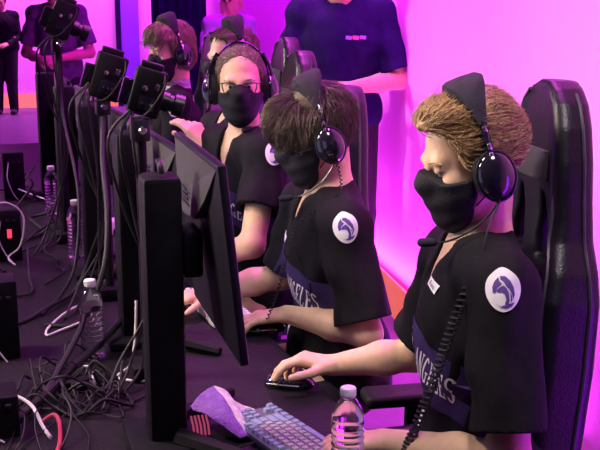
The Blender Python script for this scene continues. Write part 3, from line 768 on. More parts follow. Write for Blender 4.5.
# third player, looking at the lens ----------------------------------------------------
J3 = seated(0, 1.55, neck=(1.000, 3.43, 1.20), hip=(1.10, 3.50, .58), shL=(1.010, 3.235, 1.165), shR=(.925, 3.575, 1.15), elL=(.915, 3.100, .900), wrL=(.735, 3.290, .800), elR=(.930, 3.615, .960), wrR=(.885, 3.560, 1.155))
H3 = frame((-.30, -.95), math.radians(6))
hL = hand_shapes(V(.735, 3.290, .800), (-1, .35, -.1), (0, 0, 1), -1, curl=(.25, .35, .3))
hR = hand_shapes(V(.885, 3.560, 1.155), (-.45, .35, .75), (.35, -.75, .25), +1, curl=((.3, .4, .3), (.4, .5, .3), (.7, .8, .5), (.8, .9, .5)))
p3 = Person('player with spectacles and black mask turning to look over', J3, (.965, 3.39, 1.392), H3, .96, .0045, [hL, hR], lid=.0125)
p3.shirt('jersey', sleeve=.62, name='jersey', vneck=.08, sl_r=.074, collar=None); p3.trousers(); p3.mask()
def cut_receding(f, l, u):
    face = np.maximum(.030 + .35 * (u - .03) - f, u - (.102 - 7 * np.maximum(np.abs(l) - .015, 0) ** 2))
    return np.minimum(face, u + .055 + .35 * f)
p3.hair('hair_short', .003, cut_receding, [], strands=3400, L=.024, flow='back', lift=.9, droop=.0, seed=3, wild=.6, r=.0009)
p3.eyes((0, .001)); jersey_prints(p3, which='L', up=.68, shift=.03, tagpos=(-.06, .86))
headset(p3, 'black headset on the man with spectacles', 'players headsets', pad=False, mic_pts=[p3.at(-.012, .112, -.055), p3.at(.01, .108, -.095), p3.at(.05, .075, -.135), p3.at(.085, .030, -.145)])
g = empty('spectacles', p3.at(.1, 0, 0)); tag(g, 'thin dark rectangular spectacles worn above a black mask', 'glasses')
T = p3.at
for sd in (1, -1):
    c = [(sd * .010, .016), (sd * .056, .018), (sd * .055, -.008), (sd * .048, -.016), (sd * .018, -.016), (sd * .011, -.006), (sd * .010, .016)]
    rim = [T(.112 - .9 * abs(l) ** 1.3 * .35, l, u) for l, u in c]
    fr = MB().tube(spline(rim, 4), [.0022] * 9 + [.0013] * 16, 6).build('rim', 'plastic_black', g, world=True)
    vs = rim[:-1]; me = from_arrays('lens', vs, [tuple(range(len(vs)))], False); ln = mesh_obj('lens', me, 'spectacle_lens', g, True); ln.parent = fr; ln.matrix_parent_inverse = MW(fr).inverted()
    MB().tube(spline([rim[1], T(.085, sd * .071, .014), T(.03, sd * .078, .012), T(-.02, sd * .082, .008)], 4), .0018, 6).build('temple', 'plastic_black', g, world=True)
MB().tube(spline([T(.110, .011, .012), T(.114, 0, .015), T(.110, -.011, .012)], 4), .0016, 6).build('bridge', 'plastic_black', g, world=True)
wb = MB(); d = nrm(J3['wrR'] - J3['elR']); q = J3['wrR'] - d * .025; a = nrm(np.cross(d, V(0, 0, 1))); b = np.cross(d, a)
wb.tube([q + .0315 * (math.cos(t) * a + math.sin(t) * b) for t in np.linspace(0, 2 * PI, 25)], .0045, 6, False)
wt = empty('wristwatch', q); tag(wt, 'wristwatch on the raised forearm of the man with spectacles', 'watch')
wb.build('strap', 'plastic_black', wt, world=True)
Rw = np.stack([a, np.cross(d, a), d], 1); n_ = nrm(V(-.3, -.9, .3) - d * (V(-.3, -.9, .3) @ d))
MB().lathe([(.001, -.004), (.014, -.004), (.015, .002), (.012, .004), (.001, .0045)], 18, q + n_ * .034, np.stack([d, np.cross(n_, d), n_], 1)).build('dial', 'metal_silver', wt, world=True)

# fourth player, mostly behind the third -------------------------------------------------
J4 = seated(.12, 2.34); J4['wrL'] = V(.86, 4.16, .79); J4['elL'] = V(1.06, 3.95, .83); J4['wrR'] = V(.86, 4.42, .79); J4['elR'] = V(1.06, 4.42, .83)
H4 = frame((-1, -.12), math.radians(10))
hh = [hand_shapes(V(.86, 4.16, .79), (-1, .2, -.1), (0, 0, 1), -1), hand_shapes(V(.86, 4.42, .79), (-1, 0, -.1), (0, 0, 1), 1)]
p4 = Person('player mostly hidden behind the man with spectacles', J4, (1.175, 4.24, 1.425), H4, 1.0, .007, hh)
p4.shirt('jersey', sleeve=.75, name='jersey'); p4.trousers(); p4.mask()
p4.hair('hair_dark', .012, cut_short, strands=900, L=.05, h=.006, seed=4); p4.eyes()
headset(p4, 'black headset showing just behind the head of the man with spectacles', 'players headsets', mic=False)

# fifth player -------------------------------------------------------------------------
J5 = seated(.03, 3.10, neck=(1.105, 5.00, 1.215), hip=(1.14, 5.02, .60), shL=(1.060, 4.815, 1.165), shR=(1.085, 5.170, 1.155), elL=(1.020, 4.790, .890), wrL=(.850, 4.930, 1.005), elR=(1.00, 5.19, .90), wrR=(.83, 5.03, 1.02))
H5 = frame((-1, -.25), math.radians(18))
hh = [hand_shapes(V(.850, 4.930, 1.005), (-.8, .1, .5), (-.3, -.8, .3), -1, curl=(.5, .6, .4)), hand_shapes(V(.83, 5.03, 1.02), (-.8, -.2, .5), (-.3, .6, .5), 1, curl=(.5, .6, .4))]
p5 = Person('farthest player, chin-length brown hair, hands raised', J5, (1.075, 4.99, 1.425), H5, 1.0, .006, hh)
p5.shirt('jersey', sleeve=.80, name='jersey', collar='collar_grey'); p5.trousers(); p5.mask()
def cut_bob(f, l, u):
    face = np.maximum(.030 + .12 * (u - .03) - f, u - (.078 - .3 * np.abs(l)))
    return np.minimum(face, u + .115)
p5.hair('hair_brown', .018, cut_bob, [((-.035, 0, -.03), (.075, .088, .085)), ((.04, 0, .09), (.06, .07, .045))], strands=2600, L=.09, flow='crown', lift=.3, droop=.9, h=.005, seed=5)
p5.eyes(); jersey_prints(p5, belly=False, tagtxt=False)
headset(p5, 'black headset on the player with chin-length brown hair', 'players headsets', mic=False)
rc = MB(); rc.box((.775, 4.975, 1.06), (.022, .065, .014), bev=.01); tag(rc.build('red_card_case', 'red_controller'), 'small red case held up in the hands of the farthest player', 'case')

# ------------------------------------------------------------------ people standing at the back
def standing(x, y, face, S=1.0, **k):
    f = nrm(V(*face, 0)); l = V(-f[1], f[0], 0); P = lambda a, b, z: V(x, y, 0) + (a * f + b * l) * S + V(0, 0, z * S)
    J = dict(neck=P(0, 0, 1.46), hip=P(-.01, 0, .93), shL=P(-.01, .175, 1.41), shR=P(-.01, -.175, 1.41), elL=P(.02, .235, 1.12), elR=P(.02, -.235, 1.12),
             wrL=P(.22, .12, 1.03), wrR=P(.22, -.12, 1.03), knL=P(.02, .1, .50), knR=P(.02, -.1, .50), anL=P(-.01, .11, .08), anR=P(-.01, -.11, .08))
    J.update(k); return J, P, f, l
def stander(label, x, y, face, S, shirt, m_sleeve=.72, hair='hair_dark', pitch=.25, hands=None, K={}, h=.008, long=False, build=1.0, look=None, **kw):
    J, P, f, l = standing(x, y, face, S); J.update({k: P(*v) for k, v in K.items()})
    hh = [hand_shapes(J['wrL'], nrm(J['wrL'] - J['elL']) * .6 + f * .2 - l * .45, V(0, 0, .6) + f * .6, -1, curl=(.4, .5, .3), s=S), hand_shapes(J['wrR'], nrm(J['wrR'] - J['elR']) * .6 + f * .2 + l * .45, V(0, 0, .6) + f * .6, 1, curl=(.4, .5, .3), s=S)]
    p = Person(label, J, P(.04, 0, 1.615), frame(look or face, pitch), S, h, hh, build=S * build, arm=S)
    p.shirt(shirt, sleeve=m_sleeve, long=long, hem=-.10, vneck=kw.get('vneck', 0), sl_r=.068 * S, collar=kw.get('collar'), loose=.02); p.trousers()
    p.hair(hair, .012, cut_short, strands=700, L=.04, h=.006); p.eyes(); return p
q = stander('man standing by the wall in a navy T-shirt, head out of frame', 1.955, 5.00, (-.42, -.90), 1.125, 'shirt_navy', m_sleeve=.86, K=dict(wrR=(.20, -.02, 1.06), wrL=(.23, .05, 1.10), elL=(.05, .27, 1.12), elR=(.0, -.25, 1.13)), h=.007, build=1.08)
O = q.J['neck'] - q.t * .165 + q.l * .085 + q.f * .1
for i, (m_, w_) in enumerate((('print_purple', .03), ('led_red', .035), ('print_purple', .03))):
    q.decal('chest_print', 'print_violet' if m_ == 'print_purple' else 'print_red', [flat_poly(rect(.030, .018), .02)], O + q.l * (.034 * (i - 1)), q.l - q.t * .12, q.f, .003)
stander('man in grey T-shirt standing far back behind the desk cameras', 1.02, 9.35, (-.35, -.93), 1.08, 'shirt_grey', m_sleeve=.80, K=dict(wrL=(.24, .05, 1.07), wrR=(.24, -.06, 1.05), elL=(.0, .26, 1.10), elR=(.0, -.26, 1.10)), h=.010)
stander('person in pale violet collared shirt standing behind the players', 2.36, 8.6, (.25, -.97), 1.02, 'shirt_pale', m_sleeve=.8, hair='hair_dark', h=.010, collar='shirt_pale', vneck=.06, pitch=.5, look=(.8, -.5))
stander('person in dark clothes standing near the far wall, cut by frame', .93, 15.6, (-.2, -.97), .98, 'shirt_black', m_sleeve=.85, h=.012, long=True, build=1.35)

# ------------------------------------------------------------------ far wall details
s0 = lambda px: (Ec[0] - px)
on_back(-.02, .17, 'painted_light_1', 'violet_light_paint', .02)  # strip of violet wall light, painted as a surface
on_back(.93, 1.20, 'painted_light_2', 'violet_light_paint', .02)  # second patch of violet wall light, also painted on
on_back(1.20, 1.28, 'trim_3', 'curtain_navy', .03)
cu = empty('stage_curtain', (2.9, 13.05, 0)); tag(cu, 'tall dark navy curtain hanging before the far wall', 'curtain')
cv = []; n = 60
for i in range(n + 1):
    t = i / n; x = 2.60 + .66 * t; y = 13.16 - .21 * t + .035 * math.sin(t * 34)
    for z in (0.0, 1.4, 2.8, 4.1): cv.append((x, y, z))
cf = [(i * 4 + j, (i + 1) * 4 + j, (i + 1) * 4 + j + 1, i * 4 + j + 1) for i in range(n) for j in range(3)]
o = mesh_obj('drape', from_arrays('drape', cv, cf), 'curtain_navy', cu, True)
MB().tube([(2.55, 13.18, 4.1), (3.31, 12.93, 4.1)], .02, 8).build('rail', 'metal_dark', cu, world=True)

# ------------------------------------------------------------------ monitors
def monitor(x, y, label, top, rz=0.0, w=.55, hgt=.37, col=.090, glow=False, tilt=.10):
    """screen faces the players (+x), its back the camera side"""
    r = empty('monitor', (x, y, DESK), rz); tag(r, label, 'monitor', 'monitors in front of the players')
    zc = top - DESK - hgt / 2
    bm = MB(); bm.box((0, 0, zc), (.009, w / 2, hgt / 2), bev=.004); sh = bm.build('screen_shell', 'monitor_dark', r)
    # upper back plate, light from above painted as paler grey, tapering toward near corner
    a = w / 2 - .012; zt = zc + hgt / 2 - .010
    pl = [(-a, zt), (a, zt), (a, zt - .125), (a * .55, zt - .150), (-a * .1, zt - .135), (-a * .55, zt - .075)]
    xs = [-.010, -.010, -.018, -.028, -.028, -.020]
    p = MB().add([(x_, y_, z_) for x_, (y_, z_) in zip(xs, pl)] + [(-.004, y_, z_) for y_, z_ in pl], [(0, 1, 2), (0, 2, 3), (0, 3, 4), (0, 4, 5), (6, 11, 10, 9, 8, 7)] + [(i, 6 + i, 6 + (i + 1) % 6, (i + 1) % 6) for i in range(6)]).build('back_plate', 'monitor_lit_grey', r, smooth=False)
    p['label'] = 'upper back plate, top light painted as lighter grey'
    sl = MB()
    for i in range(4): sl.box((-.0275, .09, zt - .118 + .012 * i), (.0015, .05, .0015), bev=.0005)
    g = sl.build('vent_slots', 'monitor_dark', r); g.parent = p
    sn = MB().box((.0095, 0, zc), (.001, w / 2 - .012, hgt / 2 - .014), bev=0).build('screen', 'screen', r)
    ct, st = math.cos(tilt), math.sin(tilt)
    for o in (sh, p, sn): o.rotation_euler = (0, -tilt, 0); o.location = (st * (zc + .1) , 0, (zc + .1) * (1 - ct))
    MB().box((-.03, 0, zc - .02), (.02, .05, .05), bev=.008).build('mount_arm', 'monitor_dark', r)
    c = MB(); c.box((-col, 0, .295), (.040, .045, .295), bev=.012); c = c.build('stand_column', 'plastic_matte', r)
    
    t = np.linspace(-PI / 2, PI / 2, 11)
    h_ = MB().tube([(-col, .028 * math.sin(q), .595 + .022 * math.cos(q)) for q in t], .007, 8).build('carry_handle', 'plastic_black', r); h_.parent = c
    kn = MB()
    for zz in (.10, .17): kn.lathe([(.001, 0), (.012, 0), (.013, .012), (.009, .016), (.001, .017)], 14, (-col + .030, -.018, zz), np.stack([V(0, 1, 0), V(0, 0, 1), V(1, 0, 0)], 1))
    MB().box((-col, 0, .012), (.085, .10, .012), bev=.008).build('base_plate', 'plastic_matte', r)
    for sd in (1, -1):
        MB().tube([(-col + .02, sd * .05, .028), (-col + .12, sd * .15, .020), (-col + .19, sd * .22, .012)], [.024, .019, .012], 8).build('foot', 'plastic_matte', r)
    if not glow: return r
    ring = MB()
    for i in range(5):
        ring.tube([(-col + .052 + .008 * i, -.050, .030), (-col + .050 + .008 * i, -.052, .052), (-col + .046 + .008 * i, -.046, .074)], .0024, 6)
    o = ring.build('glowing_ribs', 'led_pink', r); o['label'] = 'reddish glowing ribs at the foot'
    return r
monitor(.508, 2.080, 'nearest monitor, its grey back and slanting black edge toward us', 1.375, rz=-.06, w=.505, hgt=.395, glow=True)
monitor(.570, 2.805, 'second monitor, grey upper back above the nearest black stand column', 1.305)
monitor(.575, 3.56, 'third monitor, behind the second and mostly hidden by its stand', 1.30)
monitor(.575, 4.32, 'fourth monitor, dark among the camera poles', 1.30)
monitor(.575, 5.10, 'farthest monitor in the row, dark behind the poles', 1.30)

# ------------------------------------------------------------------ cameras on poles
def desk_camera(x, y, z, label, slabel, rz, pitch, s=1.0):
    st = empty('camera_stand', (x - .02, y, DESK)); tag(st, slabel, 'stand', 'poles holding the desk cameras')
    MB().tube([(x - .02, y, DESK + .02), (x - .02, y, z - .095)], .014, 10).build('pole', 'plastic_matte', st, world=True)
    MB().box((x - .02, y, DESK + .02), (.045, .05, .02), bev=.006).build('clamp_base', 'plastic_matte', st, world=True)
    MB().box((x - .02, y, z - .09), (.022, .024, .028), bev=.006).build('swivel_head', 'metal_dark', st, world=True)
    MB().lathe([(.001, -.02), (.010, -.02), (.011, .0), (.008, .006), (.001, .006)], 12, (x - .02, y - .034, z - .09), np.stack([V(1, 0, 0), V(0, 0, 1), V(0, -1, 0)], 1)).build('tightening_knob', 'metal_silver', st, world=True)
    r = empty('desk_camera', (x, y, z)); tag(r, label, 'camera', 'small cameras aimed at the players')
    F = frame((math.cos(rz), math.sin(rz)), pitch); T = lambda a, b, c: V(x, y, z) + F @ (V(a, b, c) * s)
    MB().box(T(0, 0, 0), V(.042, .036, .062) * s, F, .008).build('camera_body', 'plastic_matte', r, world=True)
    Rl = np.stack([F[:, 1], F[:, 2], F[:, 0]], 1) * s
    ln = MB().lathe([(.001, 0), (.026, 0), (.026, .02), (.022, .022), (.022, .032), (.029, .035), (.030, .060), (.026, .061), (.025, .053)], 20, T(.04, 0, -.012), Rl, True).build('lens_barrel', 'plastic_black', r, world=True)
    g = MB().lathe([(.001, .056), (.012, .055), (.0245, .051), (.0245, .049), (.001, .049)], 20, T(.04, 0, -.012), Rl).build('front_glass', 'lens_glass', r, world=True); g.parent = ln; g.matrix_parent_inverse = MW(ln).inverted()
    MB().box(T(-.005, 0, .068), V(.03, .020, .010) * s, F, .004).build('top_handle', 'plastic_black', r, world=True)
    MB().box(T(-.005, .030, -.010), V(.018, .010, .022) * s, F, .003).build('side_screen', 'plastic_gloss', r, world=True)
    MB().box(T(-.054, 0, -.012), V(.014, .024, .034) * s, F, .004).build('battery', 'plastic_gloss', r, world=True)
    pp = MB().box(T(.004, -.0365, -.028), V(.022, .0025, .018) * s, F, .002).build('port_panel', 'plastic_gloss', r, world=True)
    for k_ in range(3):
        q_ = MB().lathe([(.001, 0), (.0035, 0), (.0035, .004), (.001, .004)], 10, T(-.008 + .012 * k_, -.039, -.028), np.stack([F[:, 0], F[:, 2], -F[:, 1]], 1)).build('port', 'metal_silver', r, world=True); q_.parent = pp; q_.matrix_parent_inverse = MW(pp).inverted()
    MB().tube(spline([T(.03, -.03, .06), T(.035, -.055, .02), T(.01, -.06, -.05), T(-.02, -.045, -.07)], 5), .0025, 6).build('strap', 'cable_black', r, world=True)
    MB().lathe([(.001, 0), (.007, 0), (.007, .006), (.001, .008)], 12, T(-.01, -.036, .01), np.stack([F[:, 0], F[:, 2], -F[:, 1]], 1)).build('dial', 'metal_silver', r, world=True)
    MB().box(T(.02, -.034, .02), V(.006, .004, .008) * s, F, .001).build('button', 'metal_silver', r, world=True)
desk_camera(.478, 2.50, 1.452, 'nearest black desk camera, beside the grey back of the second monitor', 'pole carrying the nearest desk camera', -.15, .30, .92)
desk_camera(.500, 3.24, 1.435, 'middle black desk camera with its lens pointing right', 'pole carrying the middle desk camera', -.1, .30, 1.12)
desk_camera(.465, 4.08, 1.590, 'farthest black desk camera, high before the grey T-shirt', 'pole carrying the farthest and highest desk camera', -.1, .42, 1.1)

# ------------------------------------------------------------------ water bottles
def bottle_parts():
    r = empty('water_bottle'); prof = [(.002, .006), (.018, .003), (.028, .0), (.0315, .004), (.0325, .014)]
    z = .014
    for i in range(9):
        z0 = .018 + i * .0138; prof += [(.0325, z0), (.0300, z0 + .005), (.0300, z0 + .008), (.0325, z0 + .0125)]
    prof += [(.0325, .145), (.031, .158), (.026, .174), (.019, .187), (.0138, .194), (.0132, .198), (.0155, .199), (.0155, .202), (.0130, .203)]
    b = MB().lathe(prof, 32).build('bottle_body', 'bottle_plastic', r, auto=False)
    lq = [(max(rr - .0016, .001), zz + (.002 if zz < .01 else 0)) for rr, zz in prof if zz < .178]
    cp = []
    for i in range(24):
        pass
    c = MB().lathe([(.001, .1985), (.0148, .1985), (.0150, .200), (.0150, .2145), (.0138, .216), (.001, .216)], 28)
    for i in range(28):
        a = 2 * PI * i / 28; c.box((.0150 * math.cos(a), .0150 * math.sin(a), .207), (.0006, .0006, .0065), bev=0)
    c.build('cap', 'cap_white', r); return r
spots = [(.704, 1.745, 'clear ribbed water bottle in front, by the nearest keyboard'), (.345, 2.688, 'water bottle standing among cables left of the nearest black stand'),
         (.447, 3.81, 'water bottle behind the cable-side bottle, before a dark stand column'), (.447, 4.632, 'water bottle farthest left, near the small cable boxes'),
         (.74, 4.60, 'water bottle half hidden between the dark stands, only its cap clear')]
b0 = bottle_parts()
for i, (x, y, lab) in enumerate(spots):
    o = b0 if i == 0 else copy_tree(b0)
    o.location = (x, y, DESK); o.rotation_euler = (0, 0, i * .7); tag(o, lab, 'bottle', 'water bottles on the desk')

# ------------------------------------------------------------------ keyboards
def keyboard(x, y, rz, label, keym, key2, casem):
    r = empty('keyboard', (x, y, DESK), rz); tag(r, label, 'keyboard')
    # local: +x toward the player, +y to the player's right; origin at the far right corner of the function row
    L = .355; D_ = .130
    MB().box((D_ / 2, -L / 2, .011), (D_ / 2, L / 2, .011), bev=.005).build('case', casem, r)
    MB().tube([(0, -L * .4, .012), (-.05, -L * .4, .010), (-.12, -L * .45, .004)], .002, 6).build('cord', 'cable_black', r)
    U = .0188; proto = {}
    def key(cx, cy, w, m):
        k = (round(w, 2), m)
        if k not in proto:
            h1 = U * .47; hy = (w * U) / 2 - U * .03
            vs = [(-h1, -hy, 0), (h1, -hy, 0), (h1, hy, 0), (-h1, hy, 0), (-h1 * .72, -hy + .003, .009), (h1 * .72, -hy + .003, .009), (h1 * .72, hy - .003, .009), (-h1 * .72, hy - .003, .009)]
            mb = MB().add(vs, [(3, 2, 1, 0), (4, 5, 6, 7), (0, 1, 5, 4), (1, 2, 6, 5), (2, 3, 7, 6), (3, 0, 4, 7)]); o = mb.build('key', m, r, smooth=False); proto[k] = o
        else:
            o = proto[k].copy(); COL.objects.link(o)
        o.location = (cx, cy, .0215)
    rows = [[1, -.7, 1, 1, 1, 1, -.4, 1, 1, 1, 1, -.4, 1, 1, 1, 1], [1] * 13 + [2], [1.5] + [1] * 12 + [1.5], [1.75] + [1] * 11 + [2.25], [2.25] + [1] * 10 + [2.75], [1.25, 1.25, 1.25, 6.25, 1.25, 1.25, 1.25, 1.25]]
    y0 = -L + .008
    for ri, row in enumerate(rows):
        cx = .015 + ri * U + (.004 if ri else 0); q = 0
        for w in row:
            if w > 0: key(cx, y0 + (q + w / 2) * U, w, key2 if (w > 1 or ri == 0) else keym)
            q += abs(w)
        nav = {0: (1, 1, 1), 1: (1, 1, 1), 2: (1, 1, 1), 3: (), 4: (0, 1, 0), 5: (1, 1, 1)}[ri]
        for j, v in enumerate(nav):
            if v: key(cx, y0 + (15.25 + j + .5) * U, 1, key2)
    return r
keyboard(.560, 2.135, math.radians(13), 'compact keyboard with blue-grey keys under the nearest left hand', 'key_grey', 'key_blue', 'case_grey')
keyboard(.700, 3.17, math.radians(2), 'white keyboard showing below the second monitor', 'key_white', 'key_white', 'case_white')

# ------------------------------------------------------------------ mice
def mouse(x, y, rz, label):
    r = empty('mouse', (x, y, DESK), rz); tag(r, label, 'mouse')
    F = Field((-.08, -.05, -.005), (.08, .05, .06), .0025); F.ell((0, 0, .006), (.062, .033, .032), k=0); X, Y, Z = F.grid(); F.clip(np.broadcast_to(-(Z - .001), F.F.shape).astype(np.float32))
    F.box((-.045, 0, .04), (.035, .001, .03), rd=.0005, k=.002, op='s')
    mesh_obj('shell', F.mesh('shell'), 'plastic_gloss', r)
    MB().lathe([(.001, -.004), (.009, -.004), (.010, 0), (.009, .004), (.001, .004)], 14, (-.036, 0, .030), np.stack([V(1, 0, 0), V(0, 0, 1), V(0, -1, 0)], 1)).build('scroll_wheel', 'plastic_matte', r)
    o = MB().tube(spline([(-.052, -.022, .012), (-.02, -.033, .014), (.03, -.031, .012)], 5), .0022, 6).build('side_grip', 'metal_silver', r); o['label'] = 'bright strip along the side'
    return r
mouse(.775, 2.315, -.5, 'black mouse under the nearest player right hand')
mouse(.845, 2.745, -.1, 'mouse under the left hand of the dark-haired player')

# ------------------------------------------------------------------ crumpled towel over the nearest monitor foot
tw = empty('towel', (.54, 2.17, DESK)); tag(tw, 'crumpled purple and white towel draped beside the nearest monitor stand', 'towel')
def tent(name, P, m, th=.004):
    """a folded sheet through rows of points"""
    P = [[tuple(V(.552, 2.105, DESK + .006) + (V(*q) - V(.552, 2.135, DESK + .006)) * V(.85, .85, .78)) for q in r] for r in P]
    rows = [spline(r, 6) for r in P]; n = len(rows[0]); rows = np.array(rows); cols = np.stack([spline(rows[:, j], 6) for j in range(n)], 1)
    k = cols.shape[0]; rng = np.random.RandomState(3); cols = cols + .0008 * np.sin(cols[..., [1, 2, 0]] * 150)
    me = from_arrays(name, cols.reshape(-1, 3), [(i * n + j, i * n + j + 1, (i + 1) * n + j + 1, (i + 1) * n + j) for i in range(k - 1) for j in range(n - 1)])
    o = mesh_obj(name, me, m, tw, True); md = o.modifiers.new('thickness', 'SOLIDIFY'); md.thickness = th; return o
tent('purple_cloth', [[(.478, 2.205, .772), (.500, 2.21, .800), (.528, 2.22, .818), (.548, 2.225, .824)], [(.500, 2.150, .780), (.520, 2.152, .792), (.545, 2.158, .800), (.566, 2.165, .798)], [(.532, 2.090, .766), (.548, 2.092, .772), (.564, 2.095, .772), (.578, 2.10, .764)], [(.566, 2.035, .745), (.575, 2.037, .748), (.584, 2.04, .748), (.590, 2.042, .744)]], 'towel_purple')
tent('white_cloth', [[(.548, 2.225, .824), (.580, 2.220, .808), (.600, 2.215, .775), (.640, 2.215, .750), (.665, 2.205, .738)], [(.566, 2.165, .798), (.590, 2.155, .784), (.606, 2.150, .756), (.635, 2.150, .746), (.650, 2.14, .738)], [(.578, 2.10, .764), (.594, 2.09, .756), (.604, 2.085, .744), (.612, 2.085, .740), (.620, 2.08, .737)], [(.590, 2.042, .744), (.597, 2.036, .741), (.602, 2.034, .738), (.606, 2.033, .737), (.610, 2.032, .737)]], 'towel')
# ------------------------------------------------------------------ small black boxes by the left edge
def cable_box(x, y, hx, hy, h, label, red=False):
    r = empty('cable_box', (x, y, DESK)); tag(r, label, 'box', 'black boxes along the back of the desk')
    MB().box((0, 0, h / 2), (hx, hy, h / 2), bev=.005).build('housing', 'plastic_matte', r)
    for i in range(3):
        MB().box((-hx * .5 + hx * .5 * i, -hy - .003, h * .8), (.006, .005, .004), bev=.001).build('socket', 'metal_dark', r)
    if red: MB().box((.006, -hy - .002, h * .55), (.008, .003, .016), bev=.001).build('indicator_light', 'led_red', r)
    MB().tube(spline([(-hx * .5, -hy - .006, h * .8), (-hx * .7, -hy - .03, h * .5), (-hx * .3, -hy - .025, h * .2), (hx * .2, -hy - .03, .004)], 6), .0025, 6).build('pigtail', 'cable_white', r)
cable_box(.315, 5.06, .048, .04, .225, 'slim black box farthest back at the left, below the orange strip')
cable_box(.205, 3.86, .048, .04, .19, 'black box circled by a white cable, small red light', True)
cable_box(.115, 2.79, .046, .05, .215, 'black box midway along the left frame edge, wires at its foot')
cable_box(.075, 2.27, .045, .05, .095, 'low black box at the lower left, behind the pale cable arc')

# ------------------------------------------------------------------ cables
def cable(pts, r, m, label, group=None, ns=8):
    o = MB().tube(spline(pts, ns), r, 8).build('cable', m); tag(o, label, 'cable', group); return o
z = DESK + .006
cable([(.120, 3.82, z), (.125, 3.80, z + .10), (.165, 3.79, z + .205), (.215, 3.79, z + .215), (.262, 3.80, z + .16), (.245, 3.79, z + .06), (.20, 3.78, z + .02), (.22, 3.74, z)], .0032, 'cable_white', 'white cable looping over the black box with a red light')
cable([(.33, 5.0, z + .05), (.40, 4.9, z + .03), (.46, 4.80, z + .02), (.50, 4.75, z)], .003, 'cable_white', 'short pale cable from the farthest slim box to the left bottle')
cable([(.42, 3.05, z + .05), (.36, 2.98, z + .01), (.285, 2.93, z), (.245, 2.90, z), (.262, 2.98, z), (.34, 3.10, z + .01), (.43, 3.2, z)], .0035, 'cable_white', 'pale cable bent into a hairpin on the open desk')
cable([(.455, 2.62, z + .16), (.445, 2.60, z + .07), (.425, 2.56, z + .01), (.38, 2.50, z), (.44, 2.45, z), (.50, 2.47, z)], .0035, 'cable_white', 'white cable dropping down left of the nearest stand column')
cable([(-.02, 2.36, z), (.04, 2.37, z + .035), (.09, 2.375, z + .045), (.15, 2.33, z + .025), (.17, 2.25, z), (.18, 2.18, z)], .0042, 'cable_white', 'pale cable arc at the lower left corner')
cable([(.172, 2.275, z), (.198, 2.27, z + .015), (.205, 2.23, z + .01), (.195, 2.14, z), (.17, 2.05, z)], .0048, 'cable_red', 'pinkish red cable end at the lower left')
cable([(.16, 2.36, z), (.20, 2.42, z + .02), (.26, 2.55, z + .05), (.33, 2.70, z + .10), (.41, 2.86, z + .20), (.44, 2.97, z + .33), (.455, 3.12, z + .46), (.478, 3.225, z + .58)], .008, 'cable_black', 'thick black cable rising from the tangle across the near cable-side bottle')
cable([(.07, 2.25, z), (.14, 2.32, z + .01), (.20, 2.40, z + .02), (.27, 2.54, z + .02), (.36, 2.68, z + .03), (.44, 2.80, z + .05)], .010, 'cable_black', 'thickest black cable crossing the tangle toward the stands')
cable([(.12, 3.0, z), (.20, 3.06, z), (.28, 3.15, z + .01), (.37, 3.26, z + .02), (.43, 3.3, z + .12), (.475, 3.225, z + .3), (.475, 3.225, z + .5)], .007, 'cable_black', 'black cable sweeping up to the middle camera pole')
cable([(.25, 3.10, z + .0), (.33, 3.25, z + .02), (.40, 3.45, z + .07), (.455, 3.75, z + .25), (.445, 4.02, z + .5), (.442, 4.07, z + .70)], .006, 'cable_black', 'black cable climbing past the hairpin to the poles')
rng = np.random.RandomState(11)
for i in range(16):     # the tangle by the near edge of the desk
    a = rng.uniform(0, 6.28); c = V(rng.uniform(.20, .33), rng.uniform(2.33, 2.58), z); pts = []
    for k in range(8):
        rr = rng.uniform(.04, .10); a += rng.uniform(.5, 1.3); pts.append(c + V(rr * math.cos(a), rr * 1.5 * math.sin(a), rng.uniform(0, .05) if k % 2 else 0))
    cable(pts, rng.choice([.0022, .003, .004]), 'cable_black', 'thin black cable looping in the tangle at the lower left', 'cables of the lower left tangle', 6)
for i in range(7):
    x = rng.uniform(.12, .30); y = rng.uniform(2.34, 2.55); pts = [(x, y, z)]; a = rng.uniform(3.4, 5.6); hgt = rng.uniform(.0, .09)
    for k in range(6):
        a += rng.uniform(-.7, .7); x += .075 * math.cos(a) * (.6 + .4 * (k > 2)); y += .085 * math.sin(a)
        if y < 1.9: a = 1.0
        pts.append((x, y, z + hgt * math.sin(PI * min(1, (k + 1) / 4.0)) if k < 4 else z))
    cable(pts, rng.choice([.0016, .002, .0028]), 'cable_black', 'thin black cable trailing from the tangle toward the near edge', 'cables trailing to the near edge')
for i in range(12):     # cables over the far half of the desk
    y = 3.0 + .22 * i; x = rng.uniform(.15, .40); pts = [(x, y, z)]
    for k in range(5):
        x += rng.uniform(-.05, .11); y += rng.uniform(-.05, .22); pts.append((x, y, z + (rng.uniform(0, .12) if k > 2 else .002)))
    cable(pts, rng.choice([.003, .004, .006]), 'cable_black', 'black cable lying across the far half of the desk', 'cables on the far desk', 6)
for i, (x, y, zt) in enumerate(((.478, 2.50, 1.36), (.478, 3.24, 1.36), (.465, 4.08, 1.48))):   # cables hanging from the cameras
    for k in range(3):
        dx = -.045 - .03 * k; cable([(x - .04, y - .02, zt + .06), (x + dx, y - .04, zt - .02), (x + dx * .6, y - .03 + .02 * k, zt - .2), (x - .03 + .012 * k, y - .025, zt - .4), (x + dx, y - .06, DESK + .06), (x + dx - .06, y - .12 - .04 * k, z)], .0038, 'cable_black',
              ['black cable hanging down the nearest camera pole', 'black cable hanging down the middle camera pole', 'black cable hanging down the farthest camera pole'][i], 'cables on camera pole ' + ['nearest', 'middle', 'farthest'][i])
